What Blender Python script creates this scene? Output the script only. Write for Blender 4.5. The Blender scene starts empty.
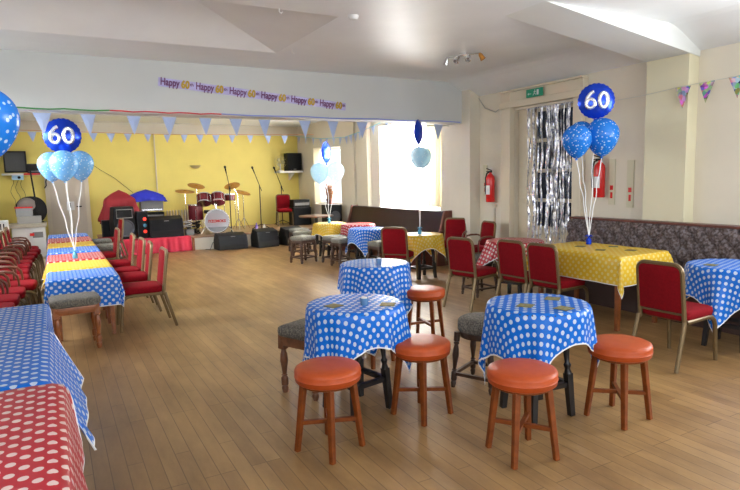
import bpy, math, random
from mathutils import Vector, Matrix
PI = math.pi
C = bpy.context.scene.collection
random.seed(7)

# ------------------------------------------------------------ camera
def camera():
    yaw, pitch, roll = (math.radians(a) for a in (28.8, 6.65, -1.36))
    f = Vector((math.sin(yaw)*math.cos(pitch), math.cos(yaw)*math.cos(pitch), -math.sin(pitch)))
    r = Vector((math.cos(yaw), -math.sin(yaw), 0)); u = r.cross(f)
    c, s = math.cos(roll), math.sin(roll)
    R, U = c*r + s*u, -s*r + c*u
    cam = bpy.data.cameras.new('camera'); o = bpy.data.objects.new('camera', cam); C.objects.link(o)
    cam.sensor_width = 36; cam.lens = 575/740*36; cam.clip_start = .05; cam.clip_end = 200
    m = Matrix.Identity(4)
    for i in range(3):
        m[i][0] = R[i]; m[i][1] = U[i]; m[i][2] = -f[i]
    m[0][3], m[1][3], m[2][3] = 0, 0, 1.5
    o.matrix_world = m
    bpy.context.scene.camera = o
camera()

# ------------------------------------------------------------ world, daylight, exposure
sc = bpy.context.scene
w = bpy.data.worlds.new('world'); sc.world = w; w.use_nodes = True
w.node_tree.nodes['Background'].inputs[0].default_value = (.80, .90, 1, 1)
w.node_tree.nodes['Background'].inputs[1].default_value = 1.5
sc.view_settings.view_transform = 'Standard'; sc.view_settings.look = 'None'
sc.view_settings.gamma = 1; sc.view_settings.use_curve_mapping = False
sc.view_settings.exposure = 0.2
def daylight(name, loc, rot, sx, sy, watts, col=(1, .97, .93)):
    l = bpy.data.lights.new(name, 'AREA'); l.shape = 'RECTANGLE'; l.size = sx; l.size_y = sy
    l.energy = watts; l.color = col
    o = bpy.data.objects.new(name, l); C.objects.link(o); o.location = loc; o.rotation_euler = rot
RW = (0, PI/2, 0)          # shines towards -X
daylight('daylight_far_window', (6.42, 9.6, 1.7), RW, 1.75, 2.3, 1000)
daylight('daylight_stage_window', (6.42, 13.2, 1.6), RW, 1.4, 1.6, 110)
daylight('daylight_near_window', (6.42, 1.2, 1.85), (0, PI/2+.4, 0), 1.5, 2.6, 200, (.97, .98, 1))
daylight('rear_window_fill', (2.6, -3.3, 1.85), (PI/2, 0, 0), 5.6, 1.7, 205, (.92, .97, 1))  # soft fill from behind the camera, through an unseen window
daylight('daylight_left_window', (-1.35, .4, 1.9), (0, -PI/2, 0), 1.3, 2.6, 60, (.93, .97, 1))
daylight('left_stage_fill', (-1.4, 11.6, 2.0), (0, -PI/2+.4, 0), 1.2, 2.4, 80, (.95, .98, 1))  # added lamp, no window seen here; brightens the stage end
daylight('left_hall_fill', (-1.4, 7.6, 2.1), (0, -PI/2+.75, 0), 1.2, 2.6, 115, (.93, .97, 1)); bpy.data.lights['left_hall_fill'].spread = 2.0  # added fill, aimed down at floor and chairs; its window is unseen

# ------------------------------------------------------------ materials
MATS = {}
def nm(name):
    m = bpy.data.materials.new(name); m.use_nodes = True
    return m, m.node_tree.nodes, m.node_tree.links, m.node_tree.nodes['Principled BSDF']
def mat(name, col, rough=.5, metal=0, noise=0, nscale=8, bump=0, spec=.5, **kw):
    if name in MATS: return MATS[name]
    m, N, L, b = nm(name)
    b.inputs['Roughness'].default_value = rough; b.inputs['Metallic'].default_value = metal
    b.inputs['Specular IOR Level'].default_value = spec
    b.inputs['Base Color'].default_value = (*col, 1)
    for k, v in kw.items(): b.inputs[k.replace('_', ' ')].default_value = v
    if noise or bump:
        tc = N.new('ShaderNodeTexCoord'); n = N.new('ShaderNodeTexNoise'); n.inputs['Scale'].default_value = nscale
        n.inputs['Detail'].default_value = 5
        L.new(tc.outputs['Object'], n.inputs['Vector'])
        if noise:
            r = N.new('ShaderNodeValToRGB'); e = r.color_ramp.elements
            e[0].position = .3; e[1].position = .7
            e[0].color = (*[max(0, c*(1-noise)) for c in col], 1); e[1].color = (*[min(1, c*(1+noise)) for c in col], 1)
            L.new(n.outputs['Fac'], r.inputs['Fac']); L.new(r.outputs['Color'], b.inputs['Base Color'])
        if bump:
            bp = N.new('ShaderNodeBump'); bp.inputs['Strength'].default_value = bump; bp.inputs['Distance'].default_value = .02
            L.new(n.outputs['Fac'], bp.inputs['Height']); L.new(bp.outputs['Normal'], b.inputs['Normal'])
    MATS[name] = m; return m
def vmath(N, L, op, a, bv=None):
    n = N.new('ShaderNodeVectorMath'); n.operation = op
    L.new(a, n.inputs[0])
    if bv is not None: n.inputs[1].default_value = bv
    return n
def dots(name, col, a=.070, r=.20, white=(.86, .88, .9)):
    m, N, L, b = nm(name)
    uv = N.new('ShaderNodeUVMap')
    sc_ = vmath(N, L, 'SCALE', uv.outputs[0]); sc_.inputs['Scale'].default_value = 1/a
    ds = []
    for sh in (0, .5):
        ad = vmath(N, L, 'ADD', sc_.outputs[0], (sh, sh, 0)); fr = vmath(N, L, 'FRACTION', ad.outputs[0])
        sb = vmath(N, L, 'SUBTRACT', fr.outputs[0], (.5, .5, 0)); ln = vmath(N, L, 'LENGTH', sb.outputs[0])
        ds.append(ln.outputs['Value'])
    mn = N.new('ShaderNodeMath'); mn.operation = 'MINIMUM'; L.new(ds[0], mn.inputs[0]); L.new(ds[1], mn.inputs[1])
    lt = N.new('ShaderNodeMath'); lt.operation = 'LESS_THAN'; L.new(mn.outputs[0], lt.inputs[0]); lt.inputs[1].default_value = r
    mx = N.new('ShaderNodeMixRGB'); mx.inputs[1].default_value = (*col, 1); mx.inputs[2].default_value = (*white, 1)
    L.new(lt.outputs[0], mx.inputs[0]); L.new(mx.outputs[0], b.inputs['Base Color'])
    b.inputs['Roughness'].default_value = .33; b.inputs['Specular IOR Level'].default_value = .35
    tr = N.new('ShaderNodeBsdfTranslucent'); L.new(mx.outputs[0], tr.inputs[0]); ms = N.new('ShaderNodeMixShader'); ms.inputs[0].default_value = .35
    L.new(b.outputs[0], ms.inputs[1]); L.new(tr.outputs[0], ms.inputs[2]); L.new(ms.outputs[0], N['Material Output'].inputs[0])
    MATS[name] = m; return m
def floor_mat():
    m, N, L, b = nm('wooden strip floor')
    tc = N.new('ShaderNodeTexCoord'); mp = N.new('ShaderNodeMapping'); mp.inputs['Rotation'].default_value = (0, 0, PI/2)
    L.new(tc.outputs['Object'], mp.inputs[0])
    br = N.new('ShaderNodeTexBrick'); L.new(mp.outputs[0], br.inputs['Vector'])
    br.inputs['Scale'].default_value = 1; br.inputs['Brick Width'].default_value = .95; br.inputs['Row Height'].default_value = .082
    br.inputs['Mortar Size'].default_value = .0024; br.inputs['Mortar Smooth'].default_value = .3; br.offset = .37; br.offset_frequency = 3
    br.inputs['Color1'].default_value = (.245, .145, .058, 1); br.inputs['Color2'].default_value = (.315, .198, .085, 1)
    br.inputs['Mortar'].default_value = (.13, .075, .03, 1)
    n = N.new('ShaderNodeTexNoise'); n.inputs['Scale'].default_value = 1.6; n.inputs['Detail'].default_value = 8; n.inputs['Roughness'].default_value = .65
    mp2 = N.new('ShaderNodeMapping'); mp2.inputs['Scale'].default_value = (3, .8, 1); L.new(tc.outputs['Object'], mp2.inputs[0]); L.new(mp2.outputs[0], n.inputs['Vector'])
    r = N.new('ShaderNodeValToRGB'); r.color_ramp.elements[0].position = .3; r.color_ramp.elements[1].position = .72
    r.color_ramp.elements[0].color = (.66, .60, .56, 1); r.color_ramp.elements[1].color = (1.25, 1.2, 1.12, 1)
    L.new(n.outputs['Fac'], r.inputs[0])
    mx = N.new('ShaderNodeMixRGB'); mx.blend_type = 'MULTIPLY'; mx.inputs[0].default_value = 1
    L.new(br.outputs['Color'], mx.inputs[1]); L.new(r.outputs[0], mx.inputs[2]); L.new(mx.outputs[0], b.inputs['Base Color'])
    mr = N.new('ShaderNodeMapRange'); mr.inputs['To Min'].default_value = .42; mr.inputs['To Max'].default_value = .33
    L.new(n.outputs['Fac'], mr.inputs[0]); L.new(mr.outputs[0], b.inputs['Roughness'])
    return m
def latex(name, col, dotcol=(.8, .9, 1), alpha=1.0, dens=.27, trans=0.0):
    m, N, L, b = nm(name)
    tc = N.new('ShaderNodeTexCoord'); v = N.new('ShaderNodeTexVoronoi'); v.inputs['Scale'].default_value = 34
    L.new(tc.outputs['Object'], v.inputs['Vector'])
    lt = N.new('ShaderNodeMath'); lt.operation = 'LESS_THAN'; lt.inputs[1].default_value = dens; L.new(v.outputs['Distance'], lt.inputs[0])
    mx = N.new('ShaderNodeMixRGB'); mx.inputs[1].default_value = (*col, 1); mx.inputs[2].default_value = (*dotcol, 1)
    L.new(lt.outputs[0], mx.inputs[0]); L.new(mx.outputs[0], b.inputs['Base Color'])
    b.inputs['Roughness'].default_value = .22; b.inputs['Alpha'].default_value = alpha
    b.inputs['Transmission Weight'].default_value = trans
    MATS[name] = m; return m
def tweed(name, c1, c2, c3, scale=60):
    m, N, L, b = nm(name)
    tc = N.new('ShaderNodeTexCoord'); n = N.new('ShaderNodeTexNoise'); n.inputs['Scale'].default_value = scale; n.inputs['Detail'].default_value = 3
    L.new(tc.outputs['Object'], n.inputs['Vector'])
    r = N.new('ShaderNodeValToRGB'); e = r.color_ramp.elements
    e[0].position = .38; e[0].color = (*c1, 1); e[1].position = .62; e[1].color = (*c3, 1)
    k = e.new(.5); k.color = (*c2, 1)
    L.new(n.outputs['Fac'], r.inputs[0]); L.new(r.outputs[0], b.inputs['Base Color']); b.inputs['Roughness'].default_value = .85
    MATS[name] = m; return m
def glass_mat():
    m, N, L, b = nm('window glass'); out = N['Material Output']
    t = N.new('ShaderNodeBsdfTransparent'); g = N.new('ShaderNodeBsdfGlossy'); g.inputs['Roughness'].default_value = .05
    mx = N.new('ShaderNodeMixShader'); mx.inputs[0].default_value = .06
    L.new(t.outputs[0], mx.inputs[1]); L.new(g.outputs[0], mx.inputs[2]); L.new(mx.outputs[0], out.inputs[0])
    MATS['glass'] = m; return m
def emis(name, col, s):
    m, N, L, b = nm(name); b.inputs['Base Color'].default_value = (*col, 1)
    b.inputs['Emission Color'].default_value = (*col, 1); b.inputs['Emission Strength'].default_value = s
    MATS[name] = m; return m

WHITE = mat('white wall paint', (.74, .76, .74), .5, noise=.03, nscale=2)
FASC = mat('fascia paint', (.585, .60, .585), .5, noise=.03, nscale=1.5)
CEIL = mat('eggshell ceiling paint', (.81, .83, .84), .36, noise=.03, nscale=2.5, bump=.25)
CREAM = mat('cream wall paint', (.66, .61, .50), .5, noise=.03, nscale=2)
CREAM2 = mat('cream woodwork gloss', (.66, .58, .44), .35)
PINKW = mat('pale beige wall paint', (.72, .655, .535), .5, noise=.03, nscale=2)
YELLOW = mat('yellow wall paint', (.82, .68, .17), .55, noise=.04, nscale=2)
DOORM = mat('door paint', (.60, .52, .42), .4)
FLOOR = floor_mat()
BLUE = dots('blue polka dot cloth', (.003, .175, .72), white=(.62, .72, .86))
REDC = dots('red polka dot cloth', (.52, .03, .045), white=(.76, .60, .57))
YELC = dots('yellow polka dot cloth', (.80, .54, .035), white=(.84, .70, .25))
HEM = mat('cloth hem', (.85, .87, .9), .4)
RED = mat('red upholstery', (.17, .003, .007), .9, noise=.15, nscale=60, spec=.12)
BRASS = mat('bronze gold metal', (.15, .10, .045), .42, .5)
ORANGE = mat('orange brown wood', (.155, .036, .005), .45, noise=.3, nscale=18, spec=.3)
TERRA = mat('terracotta leather', (.37, .060, .012), .42, noise=.06, nscale=25, spec=.25)
DARKW = mat('dark stained wood', (.045, .022, .014), .35, noise=.3, nscale=20)
BLACKW = mat('black painted wood', (.012, .011, .012), .35)
MIDW = mat('brown turned wood', (.14, .055, .025), .35, noise=.3, nscale=20)
PINE = mat('honey pine wood', (.22, .065, .016), .35, noise=.25, nscale=16)
ARMW = mat('brown armrest wood', (.12, .038, .018), .4, noise=.2, nscale=20)
GREYF = tweed('grey patterned fabric', (.055, .048, .04), (.10, .088, .072), (.17, .15, .12), 90)
TUFT = tweed('tufted bench fabric', (.045, .032, .03), (.11, .075, .07), (.16, .14, .15), 38)
LEATH = mat('dark brown leather', (.017, .006, .005), .5, noise=.2, nscale=6, spec=.25)
MAHOG = mat('mahogany trim', (.11, .022, .012), .38, noise=.2, nscale=10)
BLACK = mat('black plastic', (.006, .006, .007), .55, noise=.1, nscale=40, spec=.25)
GRILLE = mat('black speaker grille', (.008, .009, .011), .85, noise=.3, nscale=120, spec=.2)
GREY = mat('grey vinyl', (.19, .19, .19), .6)
CHROME = mat('chrome', (.75, .75, .75), .18, 1)
STEEL = mat('dull steel', (.45, .45, .45), .35, 1)
RIBBON = mat('pearly ribbon', (.82, .84, .86), .3)
FOIL = mat('blue foil', (.01, .06, .62), .2, .55)
SILVER = mat('silver foil', (.80, .82, .86), .22, .75)
FLAG = mat('pale blue pennant fabric', (.38, .47, .70), .7)
CORD = mat('pale cord', (.55, .55, .5), .6)
L1M = latex('light blue latex', (.22, .52, .82), (.70, .86, .95), .93)
L2M = latex('bright blue latex', (.015, .24, .80), (.55, .78, .98))
L3M = latex('clear pale latex', (.62, .84, .95), (.9, .96, 1), .75)
for q_, f_ in ((L3M, .6), (L1M, .25), (L2M, .3)):
    N_, L_ = q_.node_tree.nodes, q_.node_tree.links; b_ = N_['Principled BSDF']; tr = N_.new('ShaderNodeBsdfTranslucent'); ms = N_.new('ShaderNodeMixShader'); ms.inputs[0].default_value = f_
    L_.new(b_.inputs['Base Color'].links[0].from_socket, tr.inputs[0]); L_.new(b_.outputs[0], ms.inputs[1]); L_.new(tr.outputs[0], ms.inputs[2]); L_.new(ms.outputs[0], N_['Material Output'].inputs[0])
EXTR = mat('red enamel', (.62, .02, .02), .25)
GLASS = glass_mat()
NAVY = mat('royal blue fabric', (.01, .02, .42), .7)
CRIM = mat('crimson drape fabric', (.46, .014, .045), .75)
SKIN = mat('drum skin', (.72, .74, .80), .35)
MAROON = mat('maroon drum lacquer', (.13, .012, .018), .2)
CYMB = mat('bronze cymbal', (.50, .24, .05), .4, .7)
WHITEP = mat('white plastic', (.72, .73, .72), .4)
MATM = mat('olive beer mat', (.16, .14, .05), .6, noise=.3, nscale=50)
STAGEW = mat('stage floor wood', (.26, .15, .085), .4, noise=.15, nscale=5)

# ------------------------------------------------------------ mesh builder
class MB:
    def __init__(s): s.v = []; s.f = []; s.mi = []; s.uv = None
    def add(s, vs, fs, mi=0):
        o = len(s.v); s.v += [tuple(p) for p in vs]; s.f += [tuple(i+o for i in f) for f in fs]; s.mi += [mi]*len(fs); return s
    def box(s, x0, x1, y0, y1, z0, z1, mi=0):
        vs = [(x, y, z) for z in (z0, z1) for y in (y0, y1) for x in (x0, x1)]
        return s.add(vs, [(0, 2, 3, 1), (4, 5, 7, 6), (0, 1, 5, 4), (2, 6, 7, 3), (0, 4, 6, 2), (1, 3, 7, 5)], mi)
    def tube(s, path, r, n=8, closed=False, caps=True, sx=1.0, up=None, mi=0):
        P = [Vector(p) for p in path]; K = len(P)
        rs = r if isinstance(r, (list, tuple)) else [r]*K
        T = []
        for i in range(K):
            a = P[i-1] if (i or closed) else P[0]; b = P[(i+1) % K] if (i < K-1 or closed) else P[-1]
            t = b-a; T.append(t.normalized() if t.length > 1e-9 else Vector((0, 0, 1)))
        u = Vector(up) if up else (Vector((0, 0, 1)) if abs(T[0].z) < .9 else Vector((1, 0, 0)))
        vs = []
        for i in range(K):
            u = (u - T[i]*u.dot(T[i]))
            u = u.normalized() if u.length > 1e-6 else T[i].orthogonal().normalized()
            q = T[i].cross(u)
            for k in range(n):
                a = 2*PI*(k+.5)/n; vs.append(P[i] + (u*math.cos(a)*sx + q*math.sin(a))*rs[i])
        fs = []
        for i in range(K if closed else K-1):
            j = (i+1) % K
            for k in range(n):
                l = (k+1) % n; fs.append((i*n+k, i*n+l, j*n+l, j*n+k))
        if caps and not closed: fs += [tuple(range(n))[::-1], tuple(range((K-1)*n, K*n))]
        return s.add(vs, fs, mi)
    def lathe(s, prof, n=20, c=(0, 0, 0), rot=None, mi=0):
        vs = []
        for r, z in prof:
            for k in range(n):
                a = 2*PI*k/n; p = Vector((r*math.cos(a), r*math.sin(a), z))
                if rot is not None: p = rot @ p
                vs.append(p + Vector(c))
        fs = []
        for i in range(len(prof)-1):
            for k in range(n):
                l = (k+1) % n; fs.append((i*n+k, i*n+l, (i+1)*n+l, (i+1)*n+k))
        if prof[0][0] > 1e-4: fs.append(tuple(range(n))[::-1])
        if prof[-1][0] > 1e-4: fs.append(tuple(range((len(prof)-1)*n, len(prof)*n)))
        return s.add(vs, fs, mi)
    def ell(s, c, a, b, h, e1=1, e2=1, nu=24, nv=12, mi=0):
        sp = lambda v, e: math.copysign(abs(v)**e, v)
        vs = []
        for i in range(nv+1):
            ph = -PI/2 + PI*i/nv
            for k in range(nu):
                th = 2*PI*k/nu
                vs.append((c[0]+a*sp(math.cos(ph), e1)*sp(math.cos(th), e2), c[1]+b*sp(math.cos(ph), e1)*sp(math.sin(th), e2), c[2]+h*sp(math.sin(ph), e1)))
        fs = [(i*nu+k, i*nu+(k+1) % nu, (i+1)*nu+(k+1) % nu, (i+1)*nu+k) for i in range(nv) for k in range(nu)]
        return s.add(vs, fs, mi)
    def prism(s, poly, axis, a0, a1, mi=0):   # poly of 2D points, extruded along axis
        mk = {'x': lambda p, a: (a, p[0], p[1]), 'y': lambda p, a: (p[0], a, p[1]), 'z': lambda p, a: (p[0], p[1], a)}[axis]
        n = len(poly); vs = [mk(p, a0) for p in poly] + [mk(p, a1) for p in poly]
        fs = [tuple(range(n)), tuple(range(n, 2*n))[::-1]] + [(i, (i+1) % n, (i+1) % n+n, i+n) for i in range(n)]
        return s.add(vs, fs, mi)
    def bar(s, p0, p1, w0, w1=None, mi=0):    # square bar, tapering
        w1 = w1 or w0
        return s.tube([p0, p1], [w0*.7071, w1*.7071], 4, up=(1, 0, 0) if abs((Vector(p1)-Vector(p0)).normalized().x) < .9 else (0, 0, 1), mi=mi)
    def build(s, name, m, parent=None, smooth=40, bevel=0, loc=None):
        me = bpy.data.meshes.new(name); me.from_pydata(s.v, [], s.f)
        for x in (m if isinstance(m, (list, tuple)) else [m]): me.materials.append(x)
        me.polygons.foreach_set('material_index', s.mi)
        if s.uv:
            l = me.uv_layers.new(name='UVMap')
            for lp in me.loops: l.data[lp.index].uv = s.uv[lp.vertex_index]
        me.validate()
        if not s.uv:
            import bmesh
            bm = bmesh.new(); bm.from_mesh(me); bmesh.ops.recalc_face_normals(bm, faces=bm.faces); bm.to_mesh(me); bm.free()
        if smooth: me.shade_smooth(); me.set_sharp_from_angle(angle=math.radians(smooth))
        o = bpy.data.objects.new(name, me); C.objects.link(o)
        if parent: o.parent = parent
        if loc: o.location = loc
        if bevel:
            b = o.modifiers.new('bevel', 'BEVEL'); b.width = bevel; b.segments = 2; b.limit_method = 'ANGLE'
        return o
def tag(o, label, cat, group=None, kind=None):
    o['label'] = label; o['category'] = cat
    if group: o['group'] = group
    if kind: o['kind'] = kind
    return o
def thing(name, label, cat, loc=(0, 0, 0), rz=0, group=None):
    o = bpy.data.objects.new(name, None); C.objects.link(o); o.location = loc; o.rotation_euler = (0, 0, rz)
    o.empty_display_size = .1
    return tag(o, label, cat, group)
def struct(o): o['kind'] = 'structure'; return o
def dup(root, label, loc=None, rz=None, group=None):
    def cp(o, par):
        c = o.copy(); C.objects.link(c); c.parent = par
        for ch in KIDS.get(o.name, []): cp(ch, c)
        return c
    KIDS = {}
    for o in C.objects:
        if o.parent: KIDS.setdefault(o.parent.name, []).append(o)
    r = cp(root, None); r['label'] = label
    if loc is not None: r.location = loc
    if rz is not None: r.rotation_euler = (0, 0, rz)
    if group: r['group'] = group
    return r
class Kind:      # first call places the prototype itself, later calls copy it
    def __init__(s, make): s.make = make; s.p = None
    def __call__(s, label, x, y, z=0, deg=0, group=None):
        if s.p is None:
            s.p = s.make(); o = s.p
            o['label'] = label; o.location = (x, y, z); o.rotation_euler = (0, 0, math.radians(deg))
            if group: o['group'] = group
            elif 'group' in o.keys(): del o['group']
            return o
        o = dup(s.p, label, (x, y, z), math.radians(deg))
        if group: o['group'] = group
        elif 'group' in o.keys(): del o['group']
        return o
def text(name, body, size, m, parent, M4, extr=.002, off=0, align='CENTER', sx=1):
    cu = bpy.data.curves.new(name, 'FONT'); cu.body = body; cu.size = size; cu.extrude = extr; cu.offset = off
    cu.align_x = align; cu.align_y = 'CENTER'
    t = bpy.data.objects.new(name, cu); C.objects.link(t)
    dg = bpy.context.evaluated_depsgraph_get(); me = bpy.data.meshes.new_from_object(t.evaluated_get(dg))
    C.objects.unlink(t); bpy.data.objects.remove(t)
    me.transform(M4 @ Matrix.Diagonal((sx, 1, 1, 1)))
    me.materials.clear(); me.materials.append(m)
    o = bpy.data.objects.new(name, me); C.objects.link(o)
    if parent: o.parent = parent
    return o
def frame(x, y, z, o):       # matrix from axes
    m = Matrix.Identity(4)
    for i in range(3): m[i][0], m[i][1], m[i][2], m[i][3] = x[i], y[i], z[i], o[i]
    return m
def FY(x, y, z): return frame((1, 0, 0), (0, 0, 1), (0, -1, 0), (x, y, z))     # faces -Y
def FX(x, y, z): return frame((0, -1, 0), (0, 0, 1), (-1, 0, 0), (x, y, z))    # faces -X

# ------------------------------------------------------------ room shell
XL, XR, YN, YB = -1.05, 6.1, -3.0, 15.15
ZC, ZK = 2.98, 2.74
struct(MB().box(XL-.2, XR+.3, YN-.2, YB+.2, -.1, 0).build('floor', FLOOR, smooth=0))
m = MB(); m.box(XL-.2, XL, YN-.2, -.9, 0, 4); m.box(XL-.2, XL, -.9, 1.7, 0, 1.2); m.box(XL-.2, XL, -.9, 1.7, 2.6, 4); m.box(XL-.2, XL, 1.7, 6.3, 0, 4); m.box(XL-.2, XL, 6.3, 8.9, 0, 1.3); m.box(XL-.2, XL, 6.3, 8.9, 2.6, 4); m.box(XL-.2, XL, 8.9, 10.4, 0, 4)
m.box(XL-.2, XL, 10.4, 12.8, 0, 1.3); m.box(XL-.2, XL, 10.4, 12.8, 2.5, 4); m.box(XL-.2, XL, 12.8, YB+.2, 0, 4)
struct(m.build('wall_left', CREAM, smooth=0))
# back (stage) wall: yellow with a cream band above
m = MB(); m.box(XL, XR, YB, YB+.15, 0, 2.70); struct(m.build('wall_back', YELLOW, smooth=0))
struct(MB().box(XL, XR, YB-.05, YB+.15, 2.70, 2.95).build('trim_1', CREAM, smooth=0))
# near wall with a long unseen window, put in for fill light
m = MB(); m.box(XL, XR, YN-.2, YN, 0, 1); m.box(XL, XR, YN-.2, YN, 2.7, 3.2)
m.box(XL, -.2, YN-.2, YN, 1, 2.7); m.box(5.4, XR, YN-.2, YN, 1, 2.7); struct(m.build('wall_near', WHITE, smooth=0))
# right wall, with openings: near window, exit doorway, far window, stage window
m = MB(); X2 = XR+.25
m.box(XR, X2, YN-.2, -.1, 0, 3.2); m.box(XR, X2, -.1, 2.5, 0, 1.1); m.box(XR, X2, -.1, 2.5, 2.6, 3.2)
m.box(XR, X2, 2.5, 5.40, 0, 3.2); m.box(XR, X2, 5.40, 6.55, 2.44, 3.2); m.box(XR, X2, 6.55, 7.7, 0, 3.2)
struct(m.build('wall_right', PINKW, smooth=0))
m = MB()
m.box(XR, X2, 7.7, 8.45, 0, 3.2); m.box(XR, X2, 8.45, 10.6, 0, .86); m.box(XR, X2, 8.45, 10.6, 2.55, 3.2)
m.box(XR, X2, 10.6, 12.45, 0, 3.2); m.box(XR, X2, 12.45, 14.0, 0, .86); m.box(XR, X2, 12.45, 14.0, 2.26, 3.2); m.box(XR, X2, 14.0, YB+.15, 0, 3.2)
m.box(6.0, XR, 10.95, 11.3, 0, 2.95); m.box(6.04, XR, 11.65, 12.0, 0, 2.95); m.box(6.03, XR, 8.05, 8.3, 0, 2.95)
struct(m.build('wall_stage_right', CREAM, smooth=0))
# pillars on the right wall
struct(MB().box(5.93, XR, 3.78, 4.27, 0, 2.715).build('wall_pillar_near', mat('cream pillar paint', (.70, .65, .46), .45), smooth=0))
struct(MB().box(5.90, XR, 7.35, 7.9, 0, 2.95).build('wall_pillar_far', CREAM, smooth=0))
# main ceiling with sloped edge and hipped recess
x0, x1, ya, yb = XL, 2.44, 4.93, 6.6
m = MB()
def quad(m, *p): m.add(p, [tuple(range(len(p)))])
quad(m, (x0, YN, ZC), (x1, YN, ZC), (x1, ya, ZC), (x0, ya, ZC))
quad(m, (x0, yb, ZC), (x1, yb, ZC), (x1, 7.6, ZC), (x0, 7.6, ZC))
xs = [x1, 5.55, 5.65, 5.75, XR+.02]; zs = [ZC, ZC, ZC-.02, ZC-.06, ZK]
for i in range(4): quad(m, (xs[i], YN, zs[i]), (xs[i+1], YN, zs[i+1]), (xs[i+1], 7.6, zs[i+1]), (xs[i], 7.6, zs[i]))
struct(m.build('ceiling', CEIL, smooth=0))
m = MB()
quad(m, (x1, yb, ZC), (-.48, ya, 3.84), (x0, ya, 3.84), (x0, yb, ZC))
quad(m, (x1, yb, ZC), (x1, ya, ZC), (-.48, ya, 3.84))
quad(m, (x0, ya, ZC), (x1, ya, ZC), (-.48, ya, 3.84), (x0, ya, 3.84))
struct(m.build('ceiling_recess', CEIL, smooth=0))
# tapering beam springing from the near pillar
struct(MB().prism([(3.7, 3.0), (XR, 2.69), (XR, 3.05), (3.7, 3.05)], 'y', 3.77, 4.28).build('ceiling_beam', WHITE, smooth=0))
# dropped fascia between hall and stage area
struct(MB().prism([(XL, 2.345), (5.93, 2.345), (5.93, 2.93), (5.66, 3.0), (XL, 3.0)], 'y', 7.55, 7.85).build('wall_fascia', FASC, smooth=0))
struct(MB().box(XL, XR, 7.85, YB, 2.95, 3.05).build('ceiling_stage', CEIL, smooth=0))
struct(MB().box(XL, XR, 11.3, 11.5, 2.80, 2.95).build('trim_2', CREAM, smooth=0))
# windows
def window(name, y0, y1, z0, z1, nb=2):
    m = MB(); t = .05; xa, xb = XR+.12, XR+.18
    for a in (y0, y1-t): m.box(xa, xb, a, a+t, z0, z1)
    for a in (z0, z1-t): m.box(xa, xb, y0, y1, a, a+t)
    for i in range(1, nb): yy = y0+(y1-y0)*i/nb; m.box(xa, xb, yy-.02, yy+.02, z0, z1)
    o = struct(m.build(name, WHITEP, smooth=0)); MB().box(xa+.02, xa+.03, y0+t, y1-t, z0+t, z1-t).build('pane', GLASS, o, smooth=0)
    MB().box(XR-.06, XR+.12, y0-.04, y1+.04, z0-.03, z0).build('sill', CREAM2, o, smooth=0)
window('window_1', 8.45, 10.6, .86, 2.55); window('window_2', 12.45, 14.0, .86, 2.26); window('window_3', -.1, 2.5, 1.1, 2.6)
m = MB()
for a in (-.2, 5.35): m.box(a, a+.05, YN-.14, YN-.08, 1, 2.7)
for a in (1.2, 2.6, 4.0): m.box(a, a+.05, YN-.14, YN-.08, 1, 2.7)
for a in (1, 2.65): m.box(-.2, 5.4, YN-.14, YN-.08, a, a+.05)
o = struct(m.build('window_rear_fill', WHITEP, smooth=0)); MB().box(-.15, 5.35, YN-.12, YN-.11, 1.05, 2.65).build('pane', GLASS, o, smooth=0)  # unseen window frame, carries the rear fill light
m = MB()
for a in (-.9, .37, 1.65): m.box(XL-.14, XL-.08, a, a+.05, 1.2, 2.6)
for a in (1.2, 2.55): m.box(XL-.14, XL-.08, -.9, 1.7, a, a+.05)
o = struct(m.build('window_5', WHITEP, smooth=0)); MB().box(XL-.12, XL-.11, -.85, 1.65, 1.25, 2.55).build('pane', GLASS, o, smooth=0)
m = MB()
for a in (10.4, 11.57, 12.75): m.box(XL-.14, XL-.08, a, a+.05, 1.3, 2.5)
for a in (1.3, 2.45): m.box(XL-.14, XL-.08, 10.4, 12.8, a, a+.05)
o = struct(m.build('window_stage_added', WHITEP, smooth=0)); MB().box(XL-.12, XL-.11, 10.45, 12.75, 1.35, 2.45).build('pane', GLASS, o, smooth=0)  # added out of view so the left stage fill has an opening
m = MB()
for a in (6.3, 7.57, 8.85): m.box(XL-.14, XL-.08, a, a+.05, 1.3, 2.6)
for a in (1.3, 2.55): m.box(XL-.14, XL-.08, 6.3, 8.9, a, a+.05)
o = struct(m.build('window_hall_added', WHITEP, smooth=0)); MB().box(XL-.12, XL-.11, 6.35, 8.85, 1.35, 2.55).build('pane', GLASS, o, smooth=0)  # unseen hall window, added for the downward fill lamp
BL = bpy.data.materials.new('white net blind'); BL.use_nodes = True; N_ = BL.node_tree.nodes; tr = N_.new('ShaderNodeBsdfTranslucent'); tr.inputs[0].default_value = (.93, .93, .92, 1)
df = N_.new('ShaderNodeBsdfDiffuse'); df.inputs[0].default_value = (.9, .9, .9, 1); mx_ = N_.new('ShaderNodeMixShader'); mx_.inputs[0].default_value = .25
BL.node_tree.links.new(tr.outputs[0], mx_.inputs[1]); BL.node_tree.links.new(df.outputs[0], mx_.inputs[2]); BL.node_tree.links.new(mx_.outputs[0], N_['Material Output'].inputs[0])
MB().add([(XR+.01, 8.45, .86), (XR+.01, 10.6, .86), (XR+.01, 10.6, 2.55), (XR+.01, 8.45, 2.55)], [(0, 1, 2, 3)]).build('net_blind', BL, bpy.data.objects['window_1'], smooth=0)
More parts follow.
